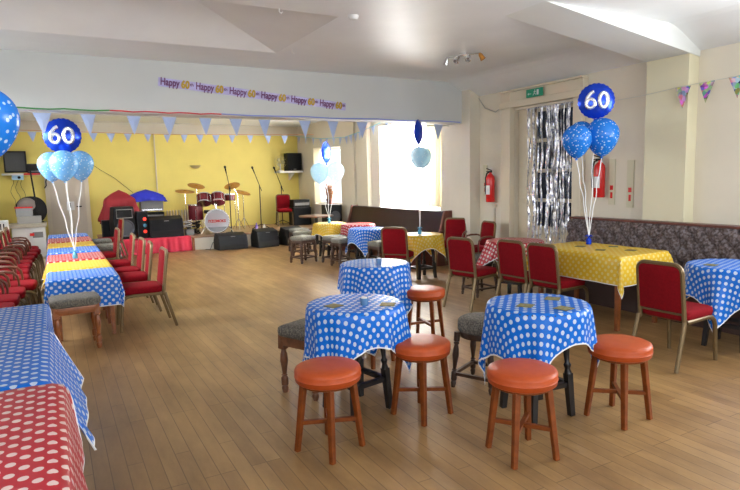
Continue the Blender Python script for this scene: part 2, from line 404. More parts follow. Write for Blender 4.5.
# exit doorway
m = MB()
m.box(6.0, XR, 6.55, 6.74, 0, 2.70); m.box(6.03, XR, 5.25, 5.40, 0, 2.70); m.box(5.98, XR, 5.22, 6.76, 2.47, 2.56); m.box(6.01, XR, 5.22, 6.76, 2.56, 2.70)
m.box(5.98, XR, 5.22, 6.76, 2.70, 2.73)
struct(m.build('trim_3', CREAM2, smooth=0, bevel=.006))
m = MB(); m.box(6.18, 6.22, 6.24, 6.55, 0, 2.44); m.box(6.18, 6.22, 5.40, 6.24, 0, .7)
for z in (.7, 1.1, 1.52, 1.95, 2.38): m.box(6.18, 6.22, 5.4, 6.24, z, z+.05)
for y in (5.4, 5.8, 6.19): m.box(6.18, 6.22, y, y+.05, .7, 2.44)
d = struct(m.build('door_1', CREAM2, smooth=0))
MB().box(6.195, 6.205, 5.42, 6.22, .72, 2.42).build('door_glass', mat('glass painted dark', (.02, .03, .055), .12), d, smooth=0)  # opaque pane; darkness of the space behind is painted into it
# white door in the stage wall
m = MB(); m.box(-.02, .70, YB-.05, YB, 0, 2.05)
d = struct(m.build('door_2', DOORM, smooth=0))
m = MB(); m.box(-.11, -.02, YB-.07, YB, 0, 2.14); m.box(.70, .79, YB-.07, YB, 0, 2.14); m.box(-.11, .79, YB-.07, YB, 2.05, 2.14); m.build('door_frame', CREAM2, d, smooth=0)
m = MB(); m.tube([(.60, YB-.05, 1.0), (.60, YB-.1, 1.0), (.50, YB-.1, 1.0)], .014); m.build('door_handle', BLACK, d)
MB().box(.30, .46, YB-.056, YB-.05, .92, 1.12).build('notice', WHITEP, d, smooth=0)
text('notice_mark', 'i', .15, BLACK, d, FY(.37, YB-.058, 1.03), .001, .004)
struct(MB().box(XL, XL+.02, YN, 13, 0, .14).build('baseboard_left', CREAM2, smooth=0))
struct(MB().box(XR-.02, XR, YN, 7.35, 0, .14).build('baseboard_right', CREAM2, smooth=0))
# stage platform
m = MB(); m.box(.9, XR, 12.98, YB, 0, .27); s = struct(m.build('stage_platform', mat('stage riser paint', (.78, .74, .64), .5), smooth=0))
MB().box(.88, XR, 12.95, YB, .27, .31).build('stage_floor', STAGEW, s, smooth=0)

# ------------------------------------------------------------ tablecloths
def cloth(name, label, m, loc, deg, hx, hy, shape, group=None, N=56, f0=.10, f1=.35, rip=.05, seed=0, crot=0, offx=0, offy=0, stiff=None):
    """shape: ('r', radius) or ('b', half x, half y); hx, hy = half size of the sheet"""
    rnd = random.Random(seed); ph = [rnd.uniform(0, 6.28) for _ in range(6)]
    Z0 = loc[2]
    def ax(h, n): return [-h, -h+.009] + [(-1+2*i/n)*(h-.009) for i in range(1, n)] + [h-.009, h]
    nx = max(8, int(N*hx/max(hx, hy))); ny = max(8, int(N*hy/max(hx, hy)))
    U, V = ax(hx, nx), ax(hy, ny)
    ca, sa = math.cos(crot), math.sin(crot)
    vs, uv = [], []
    for v in V:
        for u in U:
            px, py = ca*(u+offx)-sa*(v+offy), sa*(u+offx)+ca*(v+offy)
            if shape[0] == 'r':
                d = math.hypot(px, py); s = max(0, d-shape[1]); th = math.atan2(py, px)
                k = min(1, shape[1]/d) if d > 1e-6 else 1
                bx, by = px*k, py*k
                cd = max(0, -math.cos(4*(th-crot)))          # sheet corners lie at crot+45deg
                rp = rip*(math.sin(9*th+ph[0])+.6*math.sin(14*th+ph[1]))
                dx, dy = math.cos(th), math.sin(th)
                if stiff: cd = cd+stiff[1]*max(0, math.cos(th-stiff[0]))**14*min(1, s/.12)
            else:
                bx = max(-shape[1], min(shape[1], px)); by = max(-shape[2], min(shape[2], py))
                ex, ey = px-bx, py-by; s = math.hypot(ex, ey)
                if s > 1e-9: dx, dy = ex/s, ey/s
                else: dx = dy = 0
                cd = 4*(dx*dy)**2
                pos = bx*7+by*7 if cd < .02 else 0
                rp = rip*(math.sin(pos*1.7+ph[0])+.7*math.sin(pos*3.1+ph[1]))*(1-min(1, cd*4))
            off = s*min(.93, max(.015, f0+f1*cd+rp)) if s > 0 else 0
            z = -math.sqrt(max(0, s*s-off*off))
            lim = -(Z0-.03)
            if z < lim: z = lim
            e = .004+.012*(1-math.exp(-s/.02)) if s > 0 else 0
            vs.append((bx+dx*(off+e), by+dy*(off+e), z+.004+.0015*math.sin(px*23+ph[2])*math.sin(py*19+ph[3])*(s == 0)))
            uv.append((u, v))
    nu, nvv = len(U), len(V)
    mb = MB(); fs = []; mi = []
    for j in range(nvv-1):
        for i in range(nu-1):
            fs.append((j*nu+i, j*nu+i+1, (j+1)*nu+i+1, (j+1)*nu+i)); mi.append(1 if i in (0, nu-2) or j in (0, nvv-2) else 0)
    mb.v = vs; mb.f = fs; mb.mi = mi; mb.uv = uv
    o = mb.build(name, [m, HEM], smooth=60); o.location = loc; o.rotation_euler = (0, 0, math.radians(deg))
    sd = o.modifiers.new('thickness', 'SOLIDIFY'); sd.thickness = .0015; sd.offset = 1
    return tag(o, label, 'tablecloth', group)

# ------------------------------------------------------------ furniture builders
def red_stool():
    t = thing('round_stool', '', 'stool')
    prof = [(0, .400), (.10, .400), (.172, .402), (.180, .408), (.182, .430), (.185, .433), (.182, .437), (.184, .458), (.178, .474), (.158, .483), (.09, .487), (0, .488)]
    MB().lathe(prof, 40).build('seat', TERRA, t, smooth=50)
    MB().lathe([(0, .383), (.150, .383), (.155, .387), (.155, .402), (0, .402)], 32).build('seat_rim', ORANGE, t)
    for k in range(4):
        a = PI/4+k*PI/2; c, s = math.cos(a), math.sin(a)
        MB().bar((.135*c, .135*s, .39), (.182*c, .182*s, 0), .034, .028).build('leg', ORANGE, t, smooth=0, bevel=.004)
    m = MB()
    for a in (PI/4, 3*PI/4):
        c, s = math.cos(a)*.160, math.sin(a)*.160; zz = .165
        m.bar((-c, -s, zz), (c, s, zz), .022)
    m.build('stretcher', ORANGE, t, smooth=0)
    return t
RS = Kind(red_stool)

def turned(m, p0, p1, prof, n=10, seg=None):
    p0, p1 = Vector(p0), Vector(p1); m.tube([p0.lerp(p1, a) for a, _ in prof], [r for _, r in prof], n)
LEGP = [(0, .022), (.16, .022), (.17, .014), (.20, .022), (.23, .013), (.30, .020), (.42, .024), (.55, .017), (.66, .012), (.68, .02), (.70, .013), (.73, .021), (.76, .021), (.80, .021), (.86, .021), (.88, .015), (.92, .020), (1, .014)]
def grey_stool_maker(woodm, w=.20, d=.17, h=.48, name='upholstered_stool', round_=False, splay=.03, low=True, fab=None, fat=1.0):
    def mk():
        t = thing(name, '', 'stool')
        MB().ell((0, 0, h-.035), w, d, .045 if not round_ else .06, .45, .9 if round_ else .28, 32, 12).build('seat', fab or GREYF, t, smooth=60)
        m = MB(); m.ell((0, 0, h-(.095 if low else .10)), w*.93, d*.93, .032 if low else .042, .25, .95 if round_ else .2, 28, 6); m.build('seat_rail', woodm, t, smooth=30)
        for sx in (-1, 1):
            for sy in (-1, 1):
                l = MB(); l.bar((sx*w*.78, sy*d*.76, h-.06), (sx*w*.79, sy*d*.77, h-.16), .05) if not low else None; turned(l, (sx*w*.78, sy*d*.76, h-.08), (sx*(w*.78+splay), sy*(d*.76+splay*.7), 0), [(a, r*(fat if low else 1.25)) for a, r in LEGP]); l.build('leg', woodm, t)
        if not low: return t
        m = MB(); a, b = w*.78+splay*.75, d*.76+splay*.5
        for sy in (-1, 1): m.bar((-a, sy*b, .1), (a, sy*b, .1), .022)
        m.bar((-a, -b, .1), (-a, b, .1), .022); m.bar((a, -b, .1), (a, b, .1), .022)
        m.build('stretcher', woodm, t, smooth=0)
        return t
    return mk
GREYL = tweed('light grey seat fabric', (.11, .105, .085), (.16, .155, .13), (.22, .215, .18), 90)
GS = Kind(grey_stool_maker(mat('dark walnut wood', (.06, .028, .016), .4, noise=.3, nscale=20), .19, .165, fab=GREYL, fat=1.3))
GSR = Kind(grey_stool_maker(DARKW, .165, .165, .48, 'round_upholstered_stool', True))
GSB = Kind(grey_stool_maker(MIDW, .19, .19, .48, splay=.0, low=False))
GSP = Kind(grey_stool_maker(PINE, .21, .19, .48, splay=.0, low=False))

def pub_table():
    t = thing('pub_table', '', 'table')
    MB().lathe([(0, .672), (.30, .672), (.31, .68), (.31, .692), (.30, .698), (0, .698)], 40).build('tabletop', DARKW, t)
    MB().lathe([(0, .62), (.20, .62), (.20, .672), (0, .672)], 8).build('apron', BLACKW, t, smooth=0)
    for k in range(4):
        a = PI/4+k*PI/2; c, s = math.cos(a), math.sin(a); l = MB()
        p0, p1, p2 = Vector((.15*c, .15*s, .66)), Vector((.185*c, .185*s, .27)), Vector((.21*c, .21*s, 0))
        turned(l, p0, p1, [(0, .022), (.1, .022), (.14, .014), (.2, .024), (.28, .016), (.5, .026), (.7, .018), (.82, .014), (.86, .024), (.92, .016), (1, .024)], 12)
        l.bar(p1, p2, .042, .034); l.build('leg', BLACKW, t, smooth=45)
    m = MB(); q = .13
    for a, b in (((-q, -q), (q, -q)), ((q, -q), (q, q)), ((q, q), (-q, q)), ((-q, q), (-q, -q))): m.bar((*a, .20), (*b, .20), .03)
    m.build('stretcher', BLACKW, t, smooth=0)
    return t
PT = Kind(pub_table)

def rect_table_maker(hx, hy, h=.70, wood=PINE, leg=.045, name='rectangular_table'):
    def mk():
        t = thing(name, '', 'table')
        MB().box(-hx, hx, -hy, hy, h-.028, h-.002).build('tabletop', wood, t, smooth=0, bevel=.004)
        a = .035
        m = MB(); m.box(-hx+a, hx-a, -hy+a, -hy+a+.02, h-.11, h-.028); m.box(-hx+a, hx-a, hy-a-.02, hy-a, h-.11, h-.028)
        m.box(-hx+a, -hx+a+.02, -hy+a, hy-a, h-.11, h-.028); m.box(hx-a-.02, hx-a, -hy+a, hy-a, h-.11, h-.028); m.build('apron', wood, t, smooth=0)
        for sx in (-1, 1):
            for sy in (-1, 1):
                MB().bar((sx*(hx-a-leg*.6), sy*(hy-a-leg*.6), h-.03), (sx*(hx-a-leg*.5), sy*(hy-a-leg*.5), 0), leg, leg*.75).build('leg', wood, t, smooth=0, bevel=.003)
        return t
    return mk

def chair_maker(arms=False):
    def mk():
        t = thing('banquet_armchair' if arms else 'banquet_chair', '', 'chair')
        # local: faces +X; seat centre at the origin
        MB().ell((.01, 0, .405), .205, .20, .048, .45, .3, 36, 10).build('seat', RED, t, smooth=60)
        # backrest: rounded outline in the plane leaning back
        def outline(w0, w1, z0, z1, rad, n=7):
            pts = [(-w0, z0)]
            pts += [(-w1+rad-rad*math.cos(a), z1-rad+rad*math.sin(a)) for a in [PI/2*i/n for i in range(n+1)]]
            pts += [(w1-rad+rad*math.sin(a), z1-rad+rad*math.cos(a)) for a in [PI/2*i/n for i in range(n+1)]]
            pts += [(w0, z0)]; return pts
        lean = lambda z: -.195-.13*(z-.40)
        pn = outline(.172, .168, .435, .79, .05)
        n = len(pn); vs = []
        for off, k in ((.020, .93), (.013, 1), (-.013, 1), (-.017, .95)):
            for y, z in pn:
                zc = .61; vs.append((lean(z)+off, y*k, zc+(z-zc)*k))
        fs = [tuple(range(n)), tuple(range(3*n, 4*n))[::-1]] + [(r*n+i, r*n+(i+1) % n, (r+1)*n+(i+1) % n, (r+1)*n+i) for r in range(3) for i in range(n)]
        MB().add(vs, fs).build('backrest', RED, t, smooth=50)
        fr = outline(.181, .178, .34, .80, .06, 8)
        m = MB(); m.tube([(lean(z), y, z) for y, z in fr], .0175, 8, sx=1.0); m.tube([(lean(.42), -.18, .42), (lean(.42), .18, .42)], .009, 6)
        m.build('back_frame', BRASS, t)
        for s in (-1, 1):
            MB().tube([(-.20, s*.188, .37), (-.215, s*.19, .30), (-.30, s*.198, 0)], [.0175, .0175, .015], 8).build('leg', BRASS, t)
            q = [(-.17, s*.187, .36), (.10, s*.187, .366), (.165, s*.187, .358), (.20, s*.188, .33), (.215, s*.189, .29), (.24, s*.192, 0)]
            MB().tube(q, [.0175]*5+[.015], 8).build('leg', BRASS, t)
        for xx in (.12, -.12): MB().tube([(xx, -.187, .352), (xx, .187, .352)], .009, 6).build('seat_rail', BRASS, t)
        if arms:
            for s in (-1, 1):
                q = [(lean(.60), s*.19, .58), (-.15, s*.205, .60), (-.05, s*.21, .60), (.02, s*.21, .585), (.055, s*.205, .545), (.065, s*.20, .48), (.06, s*.195, .38)]
                MB().tube(q, [.010, .014, .015, .015, .014, .012, .010], 8).build('armrest', ARMW, t)
        return t
    return mk
CH = Kind(chair_maker()); ACH = Kind(chair_maker(True))

# ------------------------------------------------------------ foreground: pub tables, cloths, red stools
g = 'round terracotta stools'
RS('terracotta topped round stool nearest the camera left of centre, before the first blue table', 1.26, 2.81, 0, 24, g)
RS('terracotta topped round stool just right of the first blue table', 1.96, 2.93, 0, 15, g)
RS('terracotta topped round stool beside the second blue table further back', 2.94, 4.32, 0, 35, g)
RS('terracotta topped round stool in front of the blue table right of centre, nearest one there', 2.12, 2.21, 0, -10, g)
RS('terracotta topped round stool to the right of the blue table right of centre', 2.95, 2.25, 0, 4, g)
RS('terracotta topped round stool mostly hidden between the two blue tables', 2.20, 4.02, 0, 20, g)
gt = 'round pub tables under blue spotted cloths'; gc = 'blue polka dot cloths on round tables'
PT('black legged round pub table at left of centre under the nearest blue cloth', 1.66, 3.24, 0, 12, gt)
cloth('tablecloth', 'blue polka dot plastic cloth on the round table left of centre, a corner hanging low', BLUE, (1.66, 3.24, .70), 0, .57, .57, ('r', .30), gc, crot=math.radians(-5), offx=-.05, offy=.05, seed=3, f0=.02, f1=.12, rip=.08)
PT('black legged round pub table of the middle blue cloth behind the first one', 2.62, 4.68, 0, 20, gt)
cloth('tablecloth', 'blue polka dot plastic cloth on the second round table, behind the one left of centre', BLUE, (2.62, 4.68, .70), 0, .57, .57, ('r', .315), gc, crot=math.radians(62), seed=5, f0=.02, f1=.12, rip=.08)
PT('black legged round pub table right of centre between two terracotta stools', 2.60, 2.58, 0, -5, gt)
cloth('tablecloth', 'blue polka dot plastic cloth on the round table between two terracotta stools right of centre', BLUE, (2.60, 2.58, .70), 0, .56, .56, ('r', .30), gc, crot=0, offx=-.03, offy=.07, seed=9, f0=.015, f1=.06, rip=.06)
PT('black legged round pub table at the right edge before the tufted bench', 4.99, 2.72, 0, 10, gt)
cloth('tablecloth', 'blue polka dot plastic cloth on the round table at the right edge of the view', BLUE, (4.99, 2.72, .70), 0, .60, .60, ('r', .34), gc, crot=math.radians(-30), seed=12, f0=.03, f1=.15, rip=.08)
GSB('grey patterned stool with turned brown legs left of the first blue table', 1.55, 3.70, 0, 25, 'square grey stools')
GSR('round grey stool with dark turned legs left of the blue table right of centre', 2.62, 3.14, 0, 25, 'round grey stools')

def flat(name, label, cat, m, x, y, z, deg, w=.045, d=.045, h=.004, group=None):
    o = MB().box(-w, w, -d, d, 0, h).build(name, m, smooth=0); o.location = (x, y, z); o.rotation_euler = (0, 0, math.radians(deg)); return tag(o, label, cat, group)
gm = 'beer mats on the tables'
for lb, x, y, z, a in (('left of the candle on the first blue table', 1.50, 3.22, .7065, 20), ('right of the candle on the first blue table', 1.80, 3.06, .7065, 50),
    ('at the left on the blue table right of centre', 2.47, 2.55, .7065, 30), ('at the front on the blue table right of centre', 2.60, 2.37, .7065, 10), ('at the back right on the blue table right of centre', 2.75, 2.60, .7065, 35),
    ('at the left end on the long yellow cloth', 4.86, 4.22, .7265, 20), ('beside the blue balloon weight on the long yellow cloth', 4.78, 3.90, .7265, 30), ('at the near end on the long yellow cloth', 4.98, 3.70, .7265, 15),
    ('near the bench on the long yellow cloth', 5.10, 4.0, .7265, 40), ('at the left on the blue table at the right edge', 4.80, 2.80, .7065, 10), ('at the right on the blue table at the right edge', 5.02, 2.62, .7065, 60)):
    flat('beer_mat', 'square olive beer mat '+lb, 'beer mat', MATM, x, y, z, a, group=gm)
for lb, x, y in (('first blue table left of centre', 1.67, 3.13), ('second blue table further back', 2.63, 4.62)):
    t = thing('candle_holder', 'small glass candle holder on the '+lb, 'candle holder', (x, y, .7075), group='candle holders on the blue tables')
    MB().lathe([(0, 0), (.02, 0), (.024, .01), (.026, .045), (.022, .045), (.02, .012), (0, .012)], 16).build('cup', mat('blue tinted glass', (.10, .2, .35), .15), t)
    MB().lathe([(0, .012), (.019, .012), (.019, .05), (0, .052)], 14).build('candle', WHITEP, t)

# ------------------------------------------------------------ right side: yellow table, chairs, bench
t = Kind(rect_table_maker(.34, .55, .72, PINE, .05, 'long_table'))('long pine legged table under the yellow cloth before the bench', 4.89, 4.04, 0, 0)
cloth('tablecloth', 'long yellow polka dot cloth on the table in front of the tufted bench', YELC, (4.89, 4.04, .72), 0, .62, .84, ('b', .35, .56), seed=2, f0=.05, f1=.25, rip=.03)
g = 'red banquet chairs around the right hand tables'
CH('red banquet chair seen from behind at right, facing the right edge blue table', 4.27, 2.75, 0, 2, g)
CH('red banquet chair at the long yellow table, right one of the pair', 4.46, 4.15, 0, 3, g)
CH('red banquet chair at the long yellow table, left one of the pair', 4.44, 4.58, 0, 4, g)
CH('red banquet chair turned to the red spotted table, leftmost of the three behind the stools', 4.20, 5.17, 0, 12, g)
CH('red banquet chair with its back to the camera beside the far yellow cloth', 4.32, 6.98, 0, 40, g)
GSR('round grey stool beside the red spotted table, behind the leftmost red chair', 4.66, 5.62, 0, 0, 'round grey stools')
PT('dark legged round table under the red spotted cloth by the yellow one', 4.90, 5.25, 0, 20)
cloth('tablecloth', 'red polka dot cloth on the round table left of the long yellow one', REDC, (4.90, 5.25, .70), 0, .50, .50, ('r', .33), seed=4, f0=.10, f1=.3, crot=.5)
ga = 'red armchairs by the end of the dark bench'
ACH('red armchair against the wall beside the end panel of the dark leather bench', 5.62, 7.48, 0, 215, ga)
ACH('red armchair with brown arms seen from the side below the fire extinguisher', 5.50, 6.74, 0, 172, ga)

def tufted(y0, y1, xf, z0, z1, a=.17, b=.21):
    m = MB(); ny = int((y1-y0)/.014); nz = int((z1-z0)/.014); vs = []
    for j in range(nz+1):
        z = z0+(z1-z0)*j/nz
        for i in range(ny+1):
            y = y0+(y1-y0)*i/ny
            u, v = y/a+z/b, y/a-z/b
            h = (abs(math.sin(PI*u))*abs(math.sin(PI*v)))**.45*.045
            vs.append((xf-h-.03*math.sin(PI*min(1, (z1-z)/.1)*.5)+.10*(z-z0)*.5, y, z))
    fs = [(j*(ny+1)+i, (j+1)*(ny+1)+i, (j+1)*(ny+1)+i+1, j*(ny+1)+i+1) for j in range(nz) for i in range(ny)]
    n0 = len(vs); vs += [(xf+.12, y0, z0), (xf+.12, y1, z0), (xf+.12, y1, z1), (xf+.12, y0, z1)]
    m.add(vs, fs)
    m.box(xf+.05, xf+.13, y0, y1, z0, z1-.005)
    return m
b = thing('bench_seat', 'long button tufted patterned bench along the right wall', 'bench', (0, 0, 0))
b.location = (5.6, 2.6, 0)
def bp(m, name, mt, **k): o = m.build(name, mt, b, **k); o.location = (-5.6, -2.6, 0); return o
bp(tufted(-.5, 5.18, 5.76, .42, .925), 'backrest', TUFT, smooth=80)
bp(MB().box(5.77, 5.92, -.5, 5.2, .925, .95), 'top_rail', MAHOG, smooth=0, bevel=.005)
m = MB(); m.ell((5.55, 2.34, .40), .24, 2.85, .055, .3, .08, 60, 8); bp(m, 'seat', TUFT, smooth=50)
bp(MB().box(5.36, 5.90, -.5, 5.18, .0, .36), 'base_panel', MAHOG if 0 else mat('dark brown bench base', (.05, .02, .014), .45), smooth=0)
# dark leather bench under the far window
b = thing('bench_seat', 'plain dark brown leather bench under the bright far window', 'bench', (5.5, 10, 0))
def bp(m, name, mt, **k): o = m.build(name, mt, b, **k); o.location = (-5.5, -10, 0); return o
bp(MB().prism([(5.62, .42), (5.75, .91), (5.86, .91), (5.86, .42)], 'y', 7.85, 11.2), 'backrest', LEATH, smooth=0, bevel=.015)
bp(MB().prism([(5.58, .40), (5.73, .925), (5.88, .925), (5.88, .0), (5.58, 0)], 'y', 7.80, 7.85), 'end_panel', mat('red brown end panel', (.14, .04, .025), .35), smooth=0, bevel=.004)
m = MB(); m.ell((5.44, 9.5, .39), .24, 1.68, .06, .3, .08, 50, 8); bp(m, 'seat', LEATH, smooth=50)
bp(MB().box(5.26, 5.86, 7.85, 11.2, 0, .34), 'base_panel', MAHOG, smooth=0)
bp(MB().prism([(5.58, .40), (5.73, .925), (5.88, .925), (5.88, .0), (5.2, 0), (5.2, .4)], 'y', 11.2, 11.25), 'end_panel', bpy.data.materials['red brown end panel'], smooth=0, bevel=.004)

# far tables and stools by the dark bench
gf = 'round tables near the dark bench'
PT('dark legged round table under the far yellow cloth holding pale balloons', 4.68, 10.12, -.05, 10, gf)
cloth('tablecloth', 'yellow polka dot cloth on the far round table next to the stage', YELC, (4.68, 10.12, .65), 0, .50, .50, ('r', .30), 'cloths on the far round tables', crot=.3, seed=21, N=36, f0=.03, f1=.12)
PT('dark legged round table under the far red spotted cloth', 4.98, 9.5, -.05, 30, gf)
cloth('tablecloth', 'red polka dot cloth on the far table between yellow and blue cloths', REDC, (4.98, 9.5, .65), 0, .50, .50, ('r', .31), 'cloths on the far round tables', crot=.9, seed=22, N=36, f0=.03, f1=.12)
PT('dark legged round table under the far blue spotted cloth before the dark bench', 4.66, 8.55, -.05, 0, gf)
cloth('tablecloth', 'blue polka dot cloth on the far round table in front of the dark leather bench', BLUE, (4.66, 8.55, .65), 0, .54, .54, ('r', .31), 'cloths on the far round tables', crot=.15, seed=23, N=40, f0=.03, f1=.12)
PT('dark legged round table under the yellow cloth below the far window', 4.78, 7.10, -.05, 0, gf)
cloth('tablecloth', 'yellow polka dot cloth on the round table below the far window, corner pointing down', YELC, (4.78, 7.10, .65), 0, .50, .50, ('r', .31), 'cloths on the far round tables', crot=-.2, seed=24, N=40, f0=.03, f1=.12)
g = 'grey stools near the dark bench'
for lb, x, y, a in (('nearest of the three left of the far yellow cloth', 3.95, 9.71, 20), ('middle one of the three left of the far yellow cloth', 4.30, 10.5, 10), ('furthest of the three left of the far yellow cloth', 4.50, 11.25, 0),
                    ('left one of the two before the far red cloth', 4.42, 9.35, 15), ('right one of the two before the far red cloth', 4.36, 8.86, 5), ('in front of the far blue cloth beside the red chair', 4.62, 8.02, 10)):
    GS('grey topped stool, '+lb, x, y, 0, a, g)

# ------------------------------------------------------------ left side tables
rt = Kind(rect_table_maker(.295, .31, .60, PINE))
rows = [(BLUE, 'blue', 6.15, 6.79), (YELC, 'yellow', 6.86, 7.62), (REDC, 'red', 7.70, 8.53), (BLUE, 'blue', 8.62, 9.40), (YELC, 'yellow', 9.50, 10.2), (REDC, 'red', 10.29, 11.2), (BLUE, 'blue', 11.3, 12.0)]
ords = ['first', 'second', 'third', 'fourth', 'fifth', 'sixth', 'seventh']
for i, (mt, cn, a, c) in enumerate(rows):
    y = (a+c)/2; hy = (c-a)/2
    rt(f'small pine table under the {cn} cloth, {ords[i]} from the camera in the left row', .215, y, 0, 0, 'small tables in the left row')
    hy -= .03 if i else 0
    cloth('tablecloth', f'{cn} polka dot cloth on the {ords[i]} table of the left row', mt, (.215, y, .60), 0, .31+(.16 if i else .13)+.02*(i % 2), hy+(.19 if i == 0 else .10), ('b', .305, hy-.005), 'spotted cloths on the left row of tables', N=44, seed=30+i, f0=.22 if i == 1 else .05, f1=.2, rip=.05, offy=-.10 if i == 0 else 0)
nt = Kind(rect_table_maker(.37, .56, .70, PINE)); nt2 = Kind(rect_table_maker(.37, .80, .70, PINE))
nt('long table at the left edge under the two blue cloths, far half', -.47, 3.87, 0, 0)
nt('long table at the left edge under the nearer blue cloth', -.47, 2.93-.18, 0, 0)
nt2('long table in the bottom left corner under the red spotted cloth', -.44, 1.35, 0, 0)
cloth('tablecloth', 'blue polka dot cloth on the left edge table, the farther of two', BLUE, (-.47, 3.87, .70), 0, .38+.26, .57+.03, ('b', .38, .57), 'blue cloths on the left edge tables', seed=40, f0=.06, f1=.3, rip=.02)
cloth('tablecloth', 'blue polka dot cloth on the left edge table, nearer of two', BLUE, (-.47, 3.12, .704), 0, .385+.36, .53, ('b', .385, .50), 'blue cloths on the left edge tables', seed=41, f0=.40, f1=.3, rip=.02)
cloth('tablecloth', 'red polka dot cloth filling the bottom left corner of the view', REDC, (-.44, 1.58, .708), 0, .41+.28, 1.04, ('b', .41, 1.0), seed=42, f0=.16, f1=.3, rip=.02)
GSP('grey patterned stool with honey brown legs at the front of the left table row', .115, 5.90, 0, 3, 'square grey stools')
GS('grey topped stool at the far right side of the left table row, nearer of two', .80, 10.75, 0, 0, 'grey stools in the left far corner')
GS('grey topped stool at the far right side of the left table row, farther of two', .74, 11.8, 0, 0, 'grey stools in the left far corner')
g = 'red chairs on the right of the left table row'
for lb, x, y, a in (('nearest of the row', .76, 6.40, 180), ('second from the camera', .74, 7.22, 177), ('third from the camera', .72, 7.75, 182), ('fourth from the camera', .70, 8.55, 180), ('fifth and last', .62, 9.75, 183)):
    CH('red chair right of the left table row, '+lb, x, y, 0, a, g)
CH('red banquet chair standing in front of the big black loudspeaker', .95, 12.45, 0, 186)
ys = [6.0, 6.47, 6.89, 7.37, 7.90, 8.45, 8.95, 9.45, 10.0, 10.55, 11.05, 11.6]
xo = [-.58, -.56, -.52, -.43, -.51, -.53, -.53, -.52, -.50, -.47, -.44, -.48]
ow = ['nearest', 'second', 'third', 'fourth', 'fifth', 'sixth', 'seventh', 'eighth', 'ninth', 'tenth', 'eleventh', 'furthest']
for i, (x, y) in enumerate(zip(xo, ys)):
    ACH(f'red armchair with brown arms along the left wall, {ow[i]} from the camera', x, y, 0, random.uniform(-3, 3), 'red armchairs along the left wall')

# ------------------------------------------------------------ balloons
def latex_balloon(name, label, m, c, tie, r=.15, cat='balloon', group=None, lean=(0, 0)):
    t = thing(name, label, cat, c, 0, group)
    prof = []
    for i in range(19):
        a = PI*i/18; z = -math.cos(a); rr = math.sin(a)
        if z < 0: zz = z*1.36; rr *= 1-.26*abs(z)**1.6
        else: zz = z
        prof.append((max(rr*r, .004 if i == 0 else 0), zz*r))
    prof = [(.018, -1.46*r), (.007, -1.37*r)] + prof
    MB().lathe(prof, 28).build('envelope', m, t, smooth=80)
    d = Vector(tie)-Vector(c); n = 14
    q = [Vector((0, 0, -1.42*r)).lerp(d, i/n)+Vector((.008*math.sin(i*1.1), .006*math.sin(i*1.7), 0))*math.sin(PI*i/n) for i in range(n+1)]
    MB().tube(q, .0035, 4, sx=1.6).build('ribbon', RIBBON, t)
    return t
def foil_balloon(label, c, tie, yaw, r=.185, group=None, digits=True):
    t = thing('foil_balloon', label, 'balloon', c, math.radians(yaw), group)       # local: faces -Y
    vs = []; nr, na = 10, 48
    m = MB()
    for s in (-1, 1):
        vs = []
        for i in range(nr+1):
            q = i/nr
            for k in range(na):
                a = 2*PI*k/na; wr = 1-.018*math.cos(24*a)*q**6
                vs.append((r*q*wr*math.cos(a), s*.34*r*(1-q**2.4)+s*.004*math.cos(24*a)*q**4*(1-q), r*q*wr*math.sin(a)))
        m.add(vs, [(i*na+k, i*na+(k+1) % na, (i+1)*na+(k+1) % na, (i+1)*na+k) for i in range(nr) for k in range(na)])
    m.prism([(-.02, -r*1.0), (.02, -r*1.0), (.03, -r*1.22), (-.03, -r*1.22)], 'y', -.003, .003)
    m.build('envelope', FOIL, t, smooth=70)
    def ring(cx, cz, a, b, w, pts=28, a0=0, a1=2*PI, closed=True):
        q = []
        for i in range(pts if closed else pts+1):
            th = a0+(a1-a0)*i/pts; x = cx+a*math.cos(th); z = cz+b*math.sin(th)
            q.append((x, z))
        return q
    def surf(x, z): return -.34*r*(1-min(1, math.hypot(x, z)/r)**2.4)-.004
    def stroke(q, w, closed, nm_):
        MB().tube([(x, surf(x, z), z) for x, z in q], w, 8, closed=closed, sx=1, up=(0, 1, 0)).build(nm_, SILVER, t)
    k = r
    if digits:
        for side in (1,):
            stroke(ring(.36*k, 0, .23*k, .40*k, 0), .115*k, True, 'numeral')
            q = [(-.16*k, .50*k), (-.34*k, .40*k), (-.50*k, .18*k), (-.56*k, -.10*k)] + ring(-.33*k, -.16*k, .22*k, .24*k, 0, 22, PI*.95, PI*2.95, False)
            stroke(q, .105*k, False, 'numeral')
    d = Matrix.Rotation(-math.radians(yaw), 3, 'Z') @ (Vector(tie)-Vector(c)); n = 14
    q = [Vector((0, 0, -1.2*r)).lerp(d, i/n)+Vector((.01*math.sin(i*.9), .008*math.sin(i*1.3), 0))*math.sin(PI*i/n) for i in range(n+1)]
    MB().tube(q, .0035, 4, sx=1.6).build('ribbon', RIBBON, t)
    return t
def weight(label, x, y, z, m):
    t = thing('balloon_weight', label, 'balloon weight', (x, y, z), 0, 'balloon weights')
    MB().lathe([(0, 0), (.028, 0), (.03, .01), (.028, .055), (.012, .07), (.01, .08), (0, .08)], 12).build('sack', m, t)
    mb = MB()
    for k in range(9):
        a = k*.7; mb.tube([(0, 0, .072), (.025*math.cos(a), .025*math.sin(a), .10), (.042*math.cos(a), .042*math.sin(a), .085)], [.006, .005, .002], 4)
    mb.build('frill', m, t)
    return (x, y, z+.085)
LB = mat('light blue foil', (.12, .42, .62), .25, .4)
w1 = weight('light blue balloon weight on the left row of tables', .20, 7.86, .608, LB)
foil_balloon('round blue foil balloon with silver 60 in the left cluster', (.17, 7.8, 2.08), w1, -10, .205)
latex_balloon('latex_balloon', 'light blue spotted balloon at the left of the left cluster', L1M, (.03, 7.95, 1.75), w1, .15, group='light blue balloons on the left')
